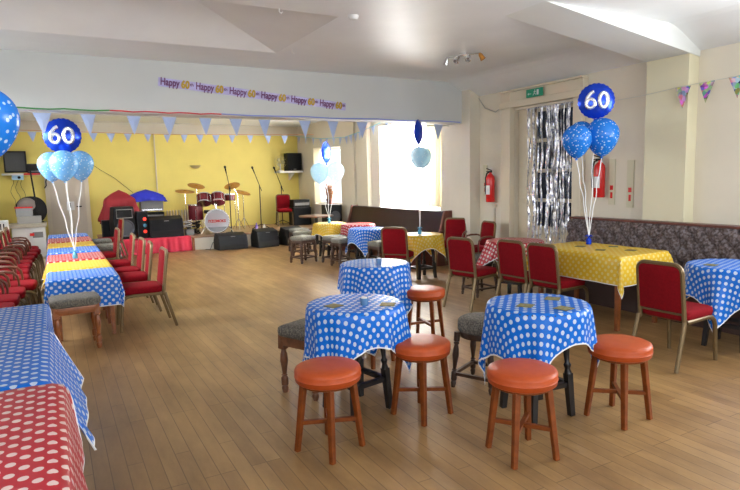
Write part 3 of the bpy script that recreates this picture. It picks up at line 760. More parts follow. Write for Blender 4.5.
latex_balloon('latex_balloon', 'light blue spotted balloon at the front of the left cluster', L1M, (.155, 7.6, 1.75), w1, .152, group='light blue balloons on the left')
latex_balloon('latex_balloon', 'light blue spotted balloon at the right of the left cluster', L1M, (.34, 7.93, 1.76), w1, .155, group='light blue balloons on the left')
w2 = weight('bright blue balloon weight on the long yellow cloth', 5.07, 4.29, .728, FOIL)
foil_balloon('round blue foil balloon with silver 60 above the long yellow table', (5.14, 4.29, 2.255), w2, -44, .185)
latex_balloon('latex_balloon', 'bright blue spotted balloon at the left above the long yellow table', L2M, (4.86, 4.29, 1.855), w2, .15, group='bright blue balloons on the right')
latex_balloon('latex_balloon', 'bright blue spotted balloon at the right above the long yellow table', L2M, (5.16, 4.22, 1.90), w2, .172, group='bright blue balloons on the right')
latex_balloon('latex_balloon', 'bright blue spotted balloon half hidden behind the other two at right', L2M, (5.12, 4.46, 1.93), w2, .13, group='bright blue balloons on the right')
w3 = weight('blue balloon weight on the yellow cloth below the far window', 4.74, 7.08, .658, LB)
foil_balloon('blue foil balloon seen edge on before the bright far window', (4.70, 7.02, 2.14), w3, 40, .18, digits=False)
latex_balloon('latex_balloon', 'see-through pale blue balloon before the far window, left one', L3M, (4.70, 7.02, 1.80), w3, .135, group='pale balloons before the far window')
latex_balloon('latex_balloon', 'see-through pale blue balloon before the far window, right one', L3M, (4.83, 7.12, 1.80), w3, .135, group='pale balloons before the far window')
w4 = weight('pale blue balloon weight on the yellow cloth next to the stage', 4.62, 10.0, .658, LB)
foil_balloon('blue foil balloon seen edge on before the stage window', (4.60, 10.0, 2.00), w4, 40, .20, digits=False)
latex_balloon('latex_balloon', 'pale balloon glowing before the stage window, left one', L3M, (4.47, 10.05, 1.64), w4, .17, group='pale balloons before the stage window')
latex_balloon('latex_balloon', 'pale balloon glowing before the stage window, right one', L3M, (4.78, 10.0, 1.65), w4, .17, group='pale balloons before the stage window')
w5 = weight('blue balloon weight on the blue cloth at the left edge', -.55, 2.72, .712, FOIL)
latex_balloon('latex_balloon', 'large bright blue spotted balloon cut by the left edge of the view', L2M, (-.205, 2.7, 1.765), w5, .122)

# ------------------------------------------------------------ bunting and banner
def bunting(name, label, pts, flags, fw, fh, m, cordm, group=None, cr=.004, nrm=None):
    """pts: list of 3D points of the cord; flags: parameter positions as (point, direction)"""
    t = thing(name, label, 'bunting', pts[0], 0, group); o = Vector(pts[0])
    MB().tube([Vector(p)-o for p in pts], cr, 5).build('cord', cordm, t)
    for i, (p, d) in enumerate(flags):
        p = Vector(p)-o; d = Vector(d).normalized(); n = d.cross(Vector((0, 0, 1)))
        sk = d*random.uniform(-.01, .01); ww = fw*random.uniform(.92, 1.06)
        a, b, c = p-d*ww/2, p+d*ww/2, p+Vector((0, 0, -fh*random.uniform(.95, 1.05)))+sk+n*random.uniform(-.02, .02)
        mid = (a+b+c)/3+n*.008
        e = n*.0015
        MB().add([a+e, b+e, c+e, mid+e, a-e, b-e, c-e, mid-e], [(0, 1, 3), (1, 2, 3), (2, 0, 3), (5, 4, 7), (6, 5, 7), (4, 6, 7), (0, 4, 5, 1), (1, 5, 6, 2), (2, 6, 4, 0)]).build('pennant', m[i % len(m)] if isinstance(m, list) else m, t, smooth=0)
    return t
fx = [-.02, .445, .94, 1.35, 1.79, 2.18, 2.57, 3.15, 3.58, 4.05, 5.41]
bunting('bunting', 'string of large pale blue pennants along the bottom of the white fascia', [(-1.0, 7.52, 2.33), (1, 7.52, 2.305), (3, 7.52, 2.31), (5.88, 7.52, 2.33)], [((x, 7.52, 2.31), (1, 0, 0)) for x in [-.55]+fx], .175, .235, FLAG, CORD)
GRN = mat('green streamer', (.03, .25, .04), .5); RDS = mat('red streamer', (.6, .02, .03), .5); BLS = mat('lilac blue streamer', (.22, .28, .70), .5)
t = thing('streamer', 'thin green, red and blue paper streamer along the fascia edge', 'streamer', (0, 7.53, 2.36))
for mt, a, b in ((GRN, -.9, .68), (RDS, .68, 2.0), (BLS, 2.0, 5.85)):
    MB().tube([(a+(b-a)*i/10, 0, .006*math.sin(i*2.1+a)) for i in range(11)], .008, 5).build('streamer_strand', mt, t)
bx = [-.25, .55, .9, 1.25, 1.6, 2.02, 2.44, 2.82, 3.18, 3.56, 3.95, 4.4, 4.86, 5.3]
bunting('bunting', 'string of small pale blue pennants across the top of the yellow stage wall', [(XL, 14.0, 2.66), (2.5, 14.0, 2.60), (XR, 14.0, 2.66)], [((x, 14.0, 2.61), (1, 0, 0)) for x in bx], .17, .20, FLAG, mat('orange cord', (.6, .22, .06), .6), cr=.006)
pp = [(6.0, 15.0, 2.68), (5.98, 13.3, 2.50), (5.98, 12, 2.44), (5.98, 11.2, 2.5), (5.98, 9.2, 2.75)]
def along(pp, t):
    n = len(pp)-1; i = min(n-1, int(t*n)); a, b = Vector(pp[i]), Vector(pp[i+1]); return a.lerp(b, t*n-i), b-a
bunting('bunting', 'string of small pale blue pennants sagging along the cream wall beside the stage', pp, [(along(pp, (i+.5)/14)[0], along(pp, (i+.5)/14)[1]) for i in range(14)], .16, .18, FLAG, mat('turquoise cord', (.1, .5, .65), .6), cr=.006)
def party_mat():
    m, N, L, b = nm('party print foil')
    tc = N.new('ShaderNodeTexCoord'); v = N.new('ShaderNodeTexVoronoi'); v.inputs['Scale'].default_value = 26
    L.new(tc.outputs['Object'], v.inputs['Vector'])
    hs = N.new('ShaderNodeHueSaturation'); hs.inputs['Saturation'].default_value = .9; hs.inputs['Value'].default_value = .75
    L.new(v.outputs['Color'], hs.inputs['Color']); L.new(hs.outputs[0], b.inputs['Base Color']); b.inputs['Roughness'].default_value = .25; b.inputs['Metallic'].default_value = .4
    return m
PM = party_mat()
bunting('bunting', 'cord of multicoloured foil pennants high on the right wall', [(5.92, 5.2, 2.33), (5.90, 4.3, 2.345), (5.86, 3.8, 2.375), (5.88, 3.3, 2.39), (5.9, 2.6, 2.47)],
        [((5.87, 3.80, 2.37), (0, 1, 0)), ((5.87, 3.55, 2.385), (0, 1, 0)), ((5.89, 3.27, 2.395), (0, 1, 0)), ((5.89, 2.93, 2.42), (0, 1, 0))], .165, .215, PM, CORD, cr=.003)
# banner
LILAC = mat('lilac foil banner', (.46, .42, .70), .3, .2, noise=.15, nscale=12); PURP = mat('purple print', (.13, .015, .12), .4); GOLD = mat('gold print', (.46, .29, .02), .35, .2)
t = thing('banner', 'long narrow lilac banner repeating Happy 60th on the white fascia', 'banner', (1.25, 7.54, 2.73))
Lb = 2.56; ang = math.atan2(-.205, 2.53)
Mb = Matrix.Rotation(-ang, 4, 'Y')     # tilts down to the right
m = MB(); n = 30; vs = []
for i in range(n+1):
    x = Lb*i/n; yy = .004*math.sin(i*.9)
    for z in (-.052, .052): vs.append(Mb @ Vector((x, yy, z)))
k = len(vs); vs += [v+Vector((0, .003, 0)) for v in vs]
fs = [(2*i, 2*i+2, 2*i+3, 2*i+1) for i in range(n)]+[(k+2*i, k+2*i+1, k+2*i+3, k+2*i+2) for i in range(n)]
fs += [(2*i, k+2*i, k+2*i+2, 2*i+2) for i in range(n)]+[(2*i+1, 2*i+3, k+2*i+3, k+2*i+1) for i in range(n)]+[(0, 1, k+1, k), (2*n, k+2*n, k+2*n+1, 2*n+1)]
m.add(vs, fs).build('banner_strip', LILAC, t, smooth=60)
for i in range(6):
    x = .155+i*.425
    text('lettering', 'Happy', .125, PURP, t, Mb @ FY(x-.02, -.008, .005), .001, .003, sx=.70)
    text('numeral', '60', .125, GOLD, t, Mb @ FY(x+.165, -.009, 0), .001, .007, sx=.80)
    text('suffix', 'th', .055, PURP, t, Mb @ FY(x+.245, -.008, .012), .001, .001)

# ------------------------------------------------------------ ceiling fittings
t = thing('ceiling_spotlight', 'chrome bar with four small spotlights on the main ceiling', 'spotlight', (4.52, 5.75, ZC), math.radians(-62))
MB().box(-.22, .22, -.02, .02, -.03, -.015).build('bar', CHROME, t, bevel=.004, smooth=0)
MB().lathe([(0, -.02), (.05, -.02), (.05, 0), (0, 0)], 20).build('ceiling_rose', CHROME, t)
for x, dx, dy, mt in ((-.22, -.35, .2, CHROME), (-.07, -.2, -.6, CHROME), (.07, .1, -.7, CHROME), (.22, .5, .1, CYMB)):
    d = Vector((dx, dy, -.9)).normalized(); R = d.to_track_quat('-Z', 'Y').to_matrix()
    MB().lathe([(.012, .02), (.024, 0), (.03, -.05), (.036, -.065), (.03, -.065), (.022, -.03), (0, -.03)], 16, (x, 0, -.045), R).build('lamp_head', mt, t)
t = tag(MB().lathe([(0, -.035), (.03, -.035), (.045, -.02), (.05, 0), (0, 0)], 20).build('smoke_detector', WHITEP), 'small round white smoke detector beside the ceiling recess', 'smoke detector'); t.location = (2.55, 4.85, ZC)
for lb, x, y in (('at the bottom corner of the recess', 2.53, 6.35), ('near the top edge of the view', 1.85, 4.9)):
    o = MB().tube([(0, 0, 0), (0, 0, -.03), (.015, 0, -.045), (.03, 0, -.03)], .004, 6).build('ceiling_hook', WHITEP); o.location = (x, y, ZC)
    tag(o, 'small white cup hook in the ceiling '+lb, 'hook', 'ceiling hooks')
t = thing('fluorescent_light', 'long unlit fluorescent tube fitting on the stage area ceiling', 'ceiling light', (3.3, 12.4, 2.95))
MB().box(-.9, .9, -.06, .06, -.05, 0).build('housing', WHITEP, t, smooth=0); MB().tube([(-.85, 0, -.07), (.85, 0, -.07)], .018, 10).build('tube', mat('white tube glass', (.85, .85, .85), .2), t)
t = thing('curtain_rail', 'metal rail with hooks below the fascia at its right end', 'rail', (4.8, 7.9, 2.33))
MB().tube([(.15, 0, 0), (1.1, 0, 0)], .01, 6).build('rail', STEEL, t)
MB().tube([(.12+.03*math.cos(a), 0, -.02+.03*math.sin(a)) for a in [i*.5 for i in range(10)]], .006, 6).build('ring', BRASS, t)

# ------------------------------------------------------------ exit sign, extinguishers, plates
t = thing('exit_sign', 'green running man exit sign on the pelmet above the curtained door', 'sign', (5.97, 6.02, 2.62))
MB().box(-.015, .008, -.15, .15, -.055, .055).build('sign_board', mat('sign green', (.015, .30, .16), .4), t, smooth=0, bevel=.003)
m = MB(); m.ell((-.018, -.02, .032), .003, .008, .008, nu=10, nv=6)
for a, b_ in (((-.02, .022), (-.015, -.008)), ((-.015, -.008), (-.035, -.03)), ((-.015, -.008), (.008, -.02)), ((.008, -.02), (.012, -.036)), ((-.02, .018), (-.04, .008)), ((-.02, .018), (.004, .006))):
    m.tube([(-.018, *a), (-.018, *b_)], .004, 5)
m.tube([(-.018, .05, -.01), (-.018, .11, -.01)], .004, 5); m.tube([(-.018, .095, .004), (-.018, .112, -.01), (-.018, .095, -.024)], .004, 5)
m.box(-.019, -.016, -.09, -.055, -.035, .035)
m.build('running_figure', WHITEP, t)
def extinguisher(label, x, y, z):
    t = thing('fire_extinguisher', label, 'fire extinguisher', (x, y, z), 0, 'red fire extinguishers')
    MB().lathe([(0, 0), (.06, 0), (.068, .01), (.068, .36), (.06, .40), (.035, .43), (.02, .44), (.02, .46), (0, .46)], 24).build('cylinder', EXTR, t)
    m = MB(); m.box(-.012, .012, -.03, .045, .46, .485); m.tube([(0, -.03, .49), (0, .09, .525)], .008, 6); m.tube([(0, .0, .47), (0, .09, .475)], .007, 6); m.build('valve', BLACK, t)
    MB().tube([(0, .02, .465), (0, .08, .45), (-.01, .10, .38), (-.02, .095, .20), (-.02, .085, .12)], .011, 8).build('hose', BLACK, t)
    q = [(.0695*math.cos(a), .0695*math.sin(a)) for a in [PI-.75+1.5*i/8 for i in range(9)]]
    m = MB(); m.add([(a, b_, z_) for z_ in (.12, .26) for a, b_ in q], [(i, i+1, i+10, i+9) for i in range(8)]); m.build('label_panel', WHITEP, t)
    m = MB(); m.box(.055, .075, -.03, .03, .2, .3); m.build('bracket', STEEL, t, smooth=0)
extinguisher('red fire extinguisher with black hose on the wall left of the curtained door', 6.02, 7.0, 1.08)
extinguisher('red fire extinguisher partly behind the right balloon strings', 6.02, 4.95, 1.19)
PLATE = mat('faded cream notice board', (.62, .58, .42), .5)
def plate(label, y, z0, z1, w=.045):
    t = thing('notice_plate', label, 'sign', (6.085, y, (z0+z1)/2), 0, 'narrow fire notices')
    h = (z1-z0)/2; MB().box(0, .012, -w, w, -h, h).build('board', PLATE, t, smooth=0)
    m = MB(); m.box(-.002, 0, -w*.5, w*.5, -h*.35, -h*.15); m.box(-.002, 0, -w*.35, w*.35, -h*.72, -h*.45); m.build('red_mark', EXTR, t, smooth=0)
plate('tall narrow cream fire notice left of the far extinguisher', 7.2, 1.17, 1.66); plate('tall narrow cream fire notice between balloons and near pillar', 4.56, 1.07, 1.64); plate('tall narrow cream fire notice right behind the extinguisher near the balloons', 4.82, 1.1, 1.66)
t = thing('wall_cable', 'thin grey cables drooping on the wall near the far pillar', 'cable', (6.08, 7.0, 2.0))
MB().tube([(0, .35, .72), (0, .2, .55), (0, -.05, .46), (0, -.25, .55)], .006, 5).build('cable_run', STEEL, t)
MB().tube([(-.02, 1.0, .4), (-.04, .98, -.2), (-.05, .88, -.9), (-.05, .85, -1.2)], .007, 5).build('cable_run', BLACK, t)
t = thing('pipe_run', 'cream conduit on the wall below the far fire extinguisher', 'conduit', (6.085, 6.98, .75)); MB().tube([(0, 0, .3), (0, 0, -.12)], .015, 6).build('pipe', CREAM2, t); MB().box(-.02, .01, -.04, .04, .24, .30).build('junction_box', CREAM2, t, smooth=0)

# tinsel curtain
def tinsel_mat():
    m, N, L, b = nm('silver tinsel foil'); b.inputs['Metallic'].default_value = .55; b.inputs['Roughness'].default_value = .3
    tc = N.new('ShaderNodeTexCoord'); n = N.new('ShaderNodeTexNoise'); n.inputs['Scale'].default_value = 30; n.inputs['Detail'].default_value = 2
    L.new(tc.outputs['Object'], n.inputs[0]); r = N.new('ShaderNodeValToRGB'); e = r.color_ramp.elements; e[0].position = .38; e[0].color = (.30, .33, .45, 1); e[1].position = .5; e[1].color = (.92, .92, .92, 1)
    k = e.new(.44); k.color = (.6, .58, .72, 1)
    L.new(n.outputs[0], r.inputs[0]); L.new(r.outputs[0], b.inputs['Base Color']); return m
m = MB(); rnd = random.Random(5)
m.tube([(0, -.02, 0), (0, .84, 0)], .012, 6)
y = 0
while y < .82:
    ln = rnd.uniform(1.75, 2.05); w_ = rnd.uniform(.012, .028); x = rnd.uniform(-.03, .03); a = rnd.uniform(0, 6.28); n = 34; vs = []
    for i in range(n+1):
        a += rnd.uniform(-.9, .9); z = -ln*i/n; yy = y+.012*math.sin(i*.4+a*.2)
        for s in (-1, 1): vs.append((x+s*w_*.5*math.sin(a), yy+s*w_*.5*math.cos(a)*1.0, z))
    m.add(vs, [(2*i, 2*i+1, 2*i+3, 2*i+2) for i in range(n)])
    y += rnd.uniform(.010, .030) if rnd.random() < .8 else .045
o = m.build('tinsel_curtain', tinsel_mat(), smooth=0); o.location = (6.05, 5.41, 2.42)
tag(o, 'silver tinsel strand curtain hanging in the exit doorway', 'curtain', kind='stuff')

# window curtains
def curtain(label, y0, y1, z0, z1, m_, x=6.04):
    m = MB(); n = 40; vs = []
    for z in (z0, z1):
        for i in range(n+1): y = y0+(y1-y0)*i/n; vs.append((x+.025*math.sin((y-y0)*55), y, z))
    m.add(vs, [(i, i+1, n+2+i, n+1+i) for i in range(n)]); o = m.build('curtain', m_, smooth=80); sd = o.modifiers.new('thickness', 'SOLIDIFY'); sd.thickness = .004
    tag(o, label, 'curtain', 'cream window curtains')
CURT = mat('cream curtain fabric', (.80, .74, .60), .8)
N_, L_ = CURT.node_tree.nodes, CURT.node_tree.links; tr = N_.new('ShaderNodeBsdfTranslucent'); tr.inputs[0].default_value = (.85, .80, .66, 1); ms = N_.new('ShaderNodeMixShader'); ms.inputs[0].default_value = .45
L_.new(N_['Principled BSDF'].outputs[0], ms.inputs[1]); L_.new(tr.outputs[0], ms.inputs[2]); L_.new(ms.outputs[0], N_['Material Output'].inputs[0])
curtain('cream curtain drawn to the right of the bright far window', 8.35, 8.75, .95, 2.6, CURT, 6.03)
curtain('cream curtain at the left side of the stage window', 13.55, 13.95, .9, 2.3, CURT, 6.05)
t = thing('dried_branches', 'tangle of brown dried stems in a pot on the stage window sill', 'plant', (6.0, 12.95, .87)); m = MB(); rnd = random.Random(8)
for i in range(46):
    a = rnd.uniform(0, 6.28); p = Vector((.02*math.cos(a), .05*math.sin(a), .12)); q = [p]
    for k in range(5): p = p+Vector((rnd.uniform(-.012, .012), rnd.uniform(-.10, .10), rnd.uniform(.03, .10))); q.append(p)
    m.tube(q, [.012, .012, .010, .009, .006, .004], 4)
m.build('stems', mat('dried brown stems', (.26, .10, .03), .7), t); MB().lathe([(0, 0), (.05, 0), (.08, .14), (.07, .14), (0, .10)], 14).build('pot', MAHOG, t)

# ------------------------------------------------------------ stage gear
def grille_box(name, label, cat, x0, x1, y0, y1, z0, z1, group=None, woofer=None, logo=False):
    cx, cy = (x0+x1)/2, (y0+y1)/2; hx, hy, h = (x1-x0)/2, (y1-y0)/2, z1-z0
    t = thing(name, label, cat, (cx, cy, z0), 0, group)
    MB().box(-hx, hx, -hy, hy, 0, h).build('cabinet', BLACK, t, smooth=0, bevel=.012)
    MB().box(-hx+.02, hx-.02, -hy-.012, -hy, .025, h-.025).build('grille', GRILLE, t, smooth=0, bevel=.004)
    if logo: MB().box(-.04, .04, -hy-.016, -hy-.012, .04, .05).build('badge', STEEL, t, smooth=0)
    return t, hx, hy, h
R90 = Matrix.Rotation(PI/2, 3, 'X')
# PA loudspeaker
t = thing('pa_loudspeaker', 'large black loudspeaker with horn and round woofer at the left of the stage', 'loudspeaker', (1.32, 13.5, .31), math.radians(8))
MB().prism([(-.22, 0), (.22, 0), (.24, .35), (.20, .70), (-.20, .70), (-.24, .35)], 'y', -.16, .2).build('cabinet', BLACK, t, smooth=0, bevel=.02)
MB().lathe([(.185, 0), (.19, .02), (.17, .02), (.12, -.03), (.05, -.045), (0, -.03)], 30, (0, -.17, .24), R90).build('woofer', mat('speaker cone', (.05, .055, .065), .35), t)
m = MB(); m.add([(-.16, -.165, .46), (.16, -.165, .46), (.16, -.165, .64), (-.16, -.165, .64), (-.06, -.10, .52), (.06, -.10, .52), (.06, -.10, .58), (-.06, -.10, .58)], [(0, 1, 5, 4), (1, 2, 6, 5), (2, 3, 7, 6), (3, 0, 4, 7), (4, 5, 6, 7)])
m.tube([(-.16, -.165, .46), (.16, -.165, .46), (.16, -.165, .64), (-.16, -.165, .64)], .012, 6, closed=True); m.build('horn', GREY, t, smooth=30)
grille_box('stage_speaker', 'small black speaker half behind the big loudspeaker at the far left of the stage', 'loudspeaker', .92, 1.12, 13.75, 14.0, .31, .72)
# red covered stack
grille_box('equipment_rack', 'black equipment rack hidden under the red cover', 'equipment rack', 1.10, 1.58, 14.0, 14.22, .31, 1.02)
m = MB(); vs = []; n = 40; rowsz = [(0, 1.0), (.03, 1.02), (.25, 1.05), (.5, 1.12), (.72, 1.2)]
def cover(name, label, m_, cx, cy, ztop, hx, hy, drop, peak, seed, flare=.3):
    rnd = random.Random(seed); n = 64; vs = [(0, 0, ztop+peak)]; rings = [(0.5, ztop+peak*.6, 0), (1, ztop, 0), (1.03, ztop-.04, .2), (1.08, ztop-drop*.35, .5), (1.0+flare*.6, ztop-drop*.7, .8), (1.0+flare, ztop-drop, 1)]
    ph = rnd.uniform(0, 6)
    for k_, z, a in rings:
        for i in range(n):
            th = 2*PI*i/n; c, s = math.cos(th), math.sin(th); q = 1/max(abs(c), abs(s))**.9
            w_ = 1+a*.07*math.sin(9*th+ph)+a*.05*math.sin(17*th)
            dz = -a*.16*drop*math.sin(3*th+ph)*1.0
            vs.append((hx*k_*q*c*w_, hy*k_*q*s*w_, z+dz))
    fs = [(0, 1+i, 1+(i+1) % n) for i in range(n)]
    for r in range(len(rings)-1): fs += [(1+r*n+i, 1+(r+1)*n+i, 1+(r+1)*n+(i+1) % n, 1+r*n+(i+1) % n) for i in range(n)]
    o = MB().add(vs, fs).build(name, m_, smooth=70); o.location = (cx, cy, 0); return tag(o, label, 'cloth')
cover('dust_cover', 'crimson cloth draped over stacked gear at the left of the stage', mat('dark red drape', (.24, .008, .014), .75), 1.34, 14.12, 1.17, .31, .2, .50, .20, 4, .42)
t, *_ = grille_box('guitar_amplifier', 'tall grey amplifier cabinet under the royal blue cloth', 'amplifier', 1.78, 2.30, 14.2, 14.5, .31, .82)
MB().box(-.24, .24, -.17, -.14, .04, .46).build('front_cloth', GREY, t, smooth=0)
t = thing('amplifier_head', 'grey amplifier head directly beneath the royal blue cloth', 'amplifier', (2.04, 14.35, .82))
MB().box(-.25, .25, -.15, .15, .03, .36).build('housing', GREY, t, smooth=0, bevel=.01); MB().box(-.22, .22, -.155, -.15, .05, .08).build('control_strip', SILVER, t, smooth=0)
cover('cover_cloth', 'royal blue cloth bunched on top of the grey amplifier', NAVY, 1.94, 14.35, 1.22, .37, .2, .14, .14, 9, .18)
t, hx, hy, h = grille_box('speaker_tower', 'narrow black speaker with glowing red lamps next to the big loudspeaker', 'loudspeaker', 1.58, 1.81, 13.3, 13.55, .31, .89)
RL = emis('red lamp glow', (.9, .04, .02), .7)
for z, mt, nm_ in ((.42, RL, 'red_lamp'), (.15, RL, 'red_lamp'), (.28, LB, 'blue_lamp')): MB().lathe([(0, 0), (.034, 0), (.038, .01), (.025, .018), (0, .02)], 18, (.04, -hy-.012, z), R90).build(nm_, mt, t)
def wedge(label, x, y, z, deg, w=.60, group='black floor monitors', hh=.36, dd=.40):
    t = thing('floor_monitor', label, 'loudspeaker', (x, y, z), math.radians(deg), group)
    p = [(-dd/2, 0), (dd/2, 0), (dd/2, hh*.55), (dd/2-.1, hh), (-dd/2+.06, hh*.86), (-dd/2, hh*.3)]
    MB().prism(p, 'x', -w/2, w/2).build('cabinet', BLACK, t, smooth=0, bevel=.012)
    a, b_ = Vector((0, -dd/2, hh*.3)), Vector((0, -dd/2+.06, hh*.86)); d = (b_-a); nrm = Vector((0, -d.z, d.y)).normalized()*.008
    q = [a+d*.06+nrm, a+d*.94+nrm]; x_ = w/2-.025
    MB().add([(-x_, q[0].y, q[0].z), (x_, q[0].y, q[0].z), (x_, q[1].y, q[1].z), (-x_, q[1].y, q[1].z), (-x_, q[0].y+.02, q[0].z), (x_, q[0].y+.02, q[0].z), (x_, q[1].y+.02, q[1].z), (-x_, q[1].y+.02, q[1].z)],
             [(0, 1, 2, 3), (0, 4, 5, 1), (1, 5, 6, 2), (2, 6, 7, 3), (3, 7, 4, 0)]).build('grille', GRILLE, t, smooth=0)
    m = MB(); m.box(-.05, .05, -.003, .003, 0, .008); o = m.build('badge', STEEL, t, smooth=0); o.location = q[1]-d*.1+nrm*.4
wedge('wide black wedge speaker resting on the stage beside the red-lamp speaker', 2.17, 13.35, .31, 0, .70, 'black floor monitors', .46, .42)
wedge('black floor monitor in front of the drum kit, leftmost on the hall floor', 3.44, 12.72, 0, 4, .66)
wedge('black floor monitor in front of the stage, middle one of three', 4.20, 12.62, 0, 8, .52, hh=.42)
wedge('black floor monitor partly behind the grey stools, rightmost of three', 4.86, 12.62, 0, 12, .50, hh=.42)
# small box & white case
t = thing('power_strip_box', 'small grey boxes and cable clutter between wedge and drums', 'box', (2.68, 13.35, .31)); MB().box(-.09, .09, -.08, .08, 0, .13).build('body', GREY, t, smooth=0, bevel=.01)
MB().tube([(-.05+.11*math.cos(i*.5), .1*math.sin(i*.5), .18+.04*i/6) for i in range(26)], .009, 5).build('cable_coil', WHITEP, t)
t = thing('cable_pile', 'black jumble of coiled cable left of the drum kit', 'cable', (2.82, 13.6, .31)); m = MB()
for k in range(6): m.tube([(.15*math.cos(i*.55+k), .10*math.sin(i*.55+k*2), .02+.05*k+.02*math.sin(i)) for i in range(13)], .014, 5)
m.build('coil', BLACK, t)
# crimson drape over stage front
m = MB(); vs = []; n = 90; x0_, x1_ = .95, 2.62
for j, (y, z) in enumerate(((13.25, .318), (12.93, .318), (12.915, .29), (12.90, .2), (12.88, .1), (12.86, .012))):
    for i in range(n+1):
        x = x0_+(x1_-x0_)*i/n; am = .018*max(0, j-1)/3
        vs.append((x, y-am*(math.sin(x*31+j*.5)+.6*math.sin(x*53)), z))
m.add(vs, [(j*(n+1)+i, (j+1)*(n+1)+i, (j+1)*(n+1)+i+1, j*(n+1)+i+1) for j in range(5) for i in range(n)])
o = m.build('stage_drape', CRIM, smooth=70); tag(o, 'crimson drape hanging over the left part of the stage front', 'cloth')
tag(MB().box(2.64, 2.69, 12.90, 12.945, 0, .30).build('wooden_post', PINE, smooth=0), 'short honey coloured wooden post at the right end of the crimson drape', 'post')
t = thing('wall_light', 'small pale dish shaped uplighter on the yellow stage wall above the drums', 'wall light', (3.27, 15.14, 1.9)); m = MB(); m.lathe([(0, -.06), (.08, -.04), (.14, .02), (.13, .02), (.07, -.025), (0, -.04)], 24, (0, -.07, 0)); m.build('shade', mat('yellowed cream glass', (.60, .50, .25), .4), t); MB().box(-.03, .03, -.02, .01, -.05, .0).build('wall_plate', CREAM2, t, smooth=0)
# radiator
t = thing('radiator', 'old cream column radiator on the yellow wall behind the drums', 'radiator', (2.93, 15.04, .31)); m = MB()
for i in range(13): m.ell((-.42+i*.07, 0, .27), .025, .05, .24, .6, 1, 10, 8)
m.build('columns', mat('radiator paint', (.62, .52, .36), .45), t); MB().tube([(-.45, 0, .06), (.45, 0, .06)], .02, 8).build('pipe', CREAM2, t)
# drum kit
t = thing('bass_drum', 'maroon bass drum with white front skin and red lettering, two toms mounted on top', 'drum', (3.32, 13.4, .60), math.radians(-12))
MB().lathe([(.262, -.2), (.27, -.2), (.27, .2), (.262, .2), (.262, -.2)], 40, (0, 0, 0), R90).build('shell', MAROON, t)
MB().lathe([(0, .195), (.262, .195)], 40, (0, 0, 0), R90).build('front_skin', SKIN, t)
MB().lathe([(.268, .17), (.285, .17), (.285, .21), (.262, .21), (.262, .2), (.268, .17)], 40, (0, 0, 0), R90).build('hoop', CHROME, t)
text('band_name', 'IYZOMOKS', .085, EXTR, t, FY(0, -.2, .0), .001, .003, sx=.9)
MB().prism([(.255*math.cos(a), .255*math.sin(a)) for a in [PI+.55+(PI-1.1)*i/12 for i in range(13)]], 'y', -.2, -.197).build('skin_shade_band', mat('grey shaded skin', (.20, .21, .24), .4), t, smooth=0)  # shadow on the lower skin, painted as a grey band
for s in (-1, 1): MB().tube([(s*.24, -.1, -.1), (s*.36, -.22, -.275)], .01, 6).build('spur', CHROME, t)
for s, zz in ((-1, .50), (.55, .51)):
    Rt = Matrix.Rotation(math.radians(-30), 3, 'X')
    o = MB().lathe([(.14, -.10), (.15, -.10), (.15, .10), (.14, .10)], 28, (s*.20-.06, 0, zz), Rt).build('tom_tom', MAROON, t)
    MB().lathe([(0, -.105), (.145, -.105)], 28, (s*.20-.06, 0, zz), Rt).build('resonant_skin', mat('tan drum skin', (.45, .25, .12), .4), o)
    mm = MB(); mm.lathe([(.15, -.11), (.16, -.11), (.16, -.085), (.15, -.085)], 28, (s*.20-.06, 0, zz), Rt); mm.lathe([(.15, .085), (.16, .085), (.16, .11), (.15, .11)], 28, (s*.20-.06, 0, zz), Rt)
    for k in range(6):
        a = k*PI/3; mm.tube([Rt @ Vector((.158*math.cos(a), .158*math.sin(a), -.09))+Vector((s*.20-.06, 0, zz)), Rt @ Vector((.158*math.cos(a), .158*math.sin(a), .09))+Vector((s*.20-.06, 0, zz))], .006, 5)
    mm.build('tom_rims', CHROME, o)
    MB().tube([(0, .0, .26), (s*.05, .0, .45), (s*.1, 0, .47)], .012, 6).build('tom_mount', CHROME, t)
def drum(name, label, x, y, z0, z1, r, legs=True):
    t = thing(name, label, 'drum', (x, y, .31)); a, b_ = z0-.31, z1-.31
    MB().lathe([(0, a), (r, a), (r, b_), (0, b_)], 28).build('shell', MAROON, t); MB().lathe([(r, b_-.02), (r+.012, b_-.02), (r+.012, b_+.012), (0, b_+.008)], 28).build('head_rim', CHROME, t)
    for k in range(3): c, s = math.cos(k*2.1+.3)*(r+.015), math.sin(k*2.1+.3)*(r+.015); MB().tube([(c, s, b_-.1), (c, s, a-.02), (c*1.1, s*1.1, 0)], .008, 6).build('leg', CHROME, t)
drum('floor_tom', 'maroon floor tom left of the bass drum', 2.93, 13.75, .62, .98, .17)
drum('side_tom', 'small maroon tom on legs right of the mounted toms', 3.74, 13.75, 1.04, 1.2, .13)
def cymbal(label, x, y, h, r, tx=0, ty=0, boom=0):
    t = thing('cymbal_stand', label, 'cymbal', (x, y, .31), 0, 'bronze cymbals on stands'); h -= .31
    Rt = (Matrix.Rotation(tx, 3, 'X') @ Matrix.Rotation(ty, 3, 'Y'))
    MB().tube([(0, 0, .2), (0, 0, h*.8), (boom, 0, h)], .010, 6).build('pole', CHROME, t)
    for k in range(3): a = k*2.09+.4; MB().tube([(0, 0, .28), (.17*math.cos(a), .17*math.sin(a), 0)], .008, 6).build('leg', CHROME, t)
    MB().lathe([(0, .025), (.03, .02), (.04, .005), (r, -.012), (r, -.016), (.04, 0), (0, .015)], 32, (boom, 0, h), Rt).build('cymbal', CYMB, t)
cymbal('small bronze crash cymbal above the floor tom', 3.02, 13.95, 1.42, .20, .35, .12)
cymbal('wide bronze cymbal pair left of the drum kit', 2.72, 13.8, 1.30, .22, .2, .05)
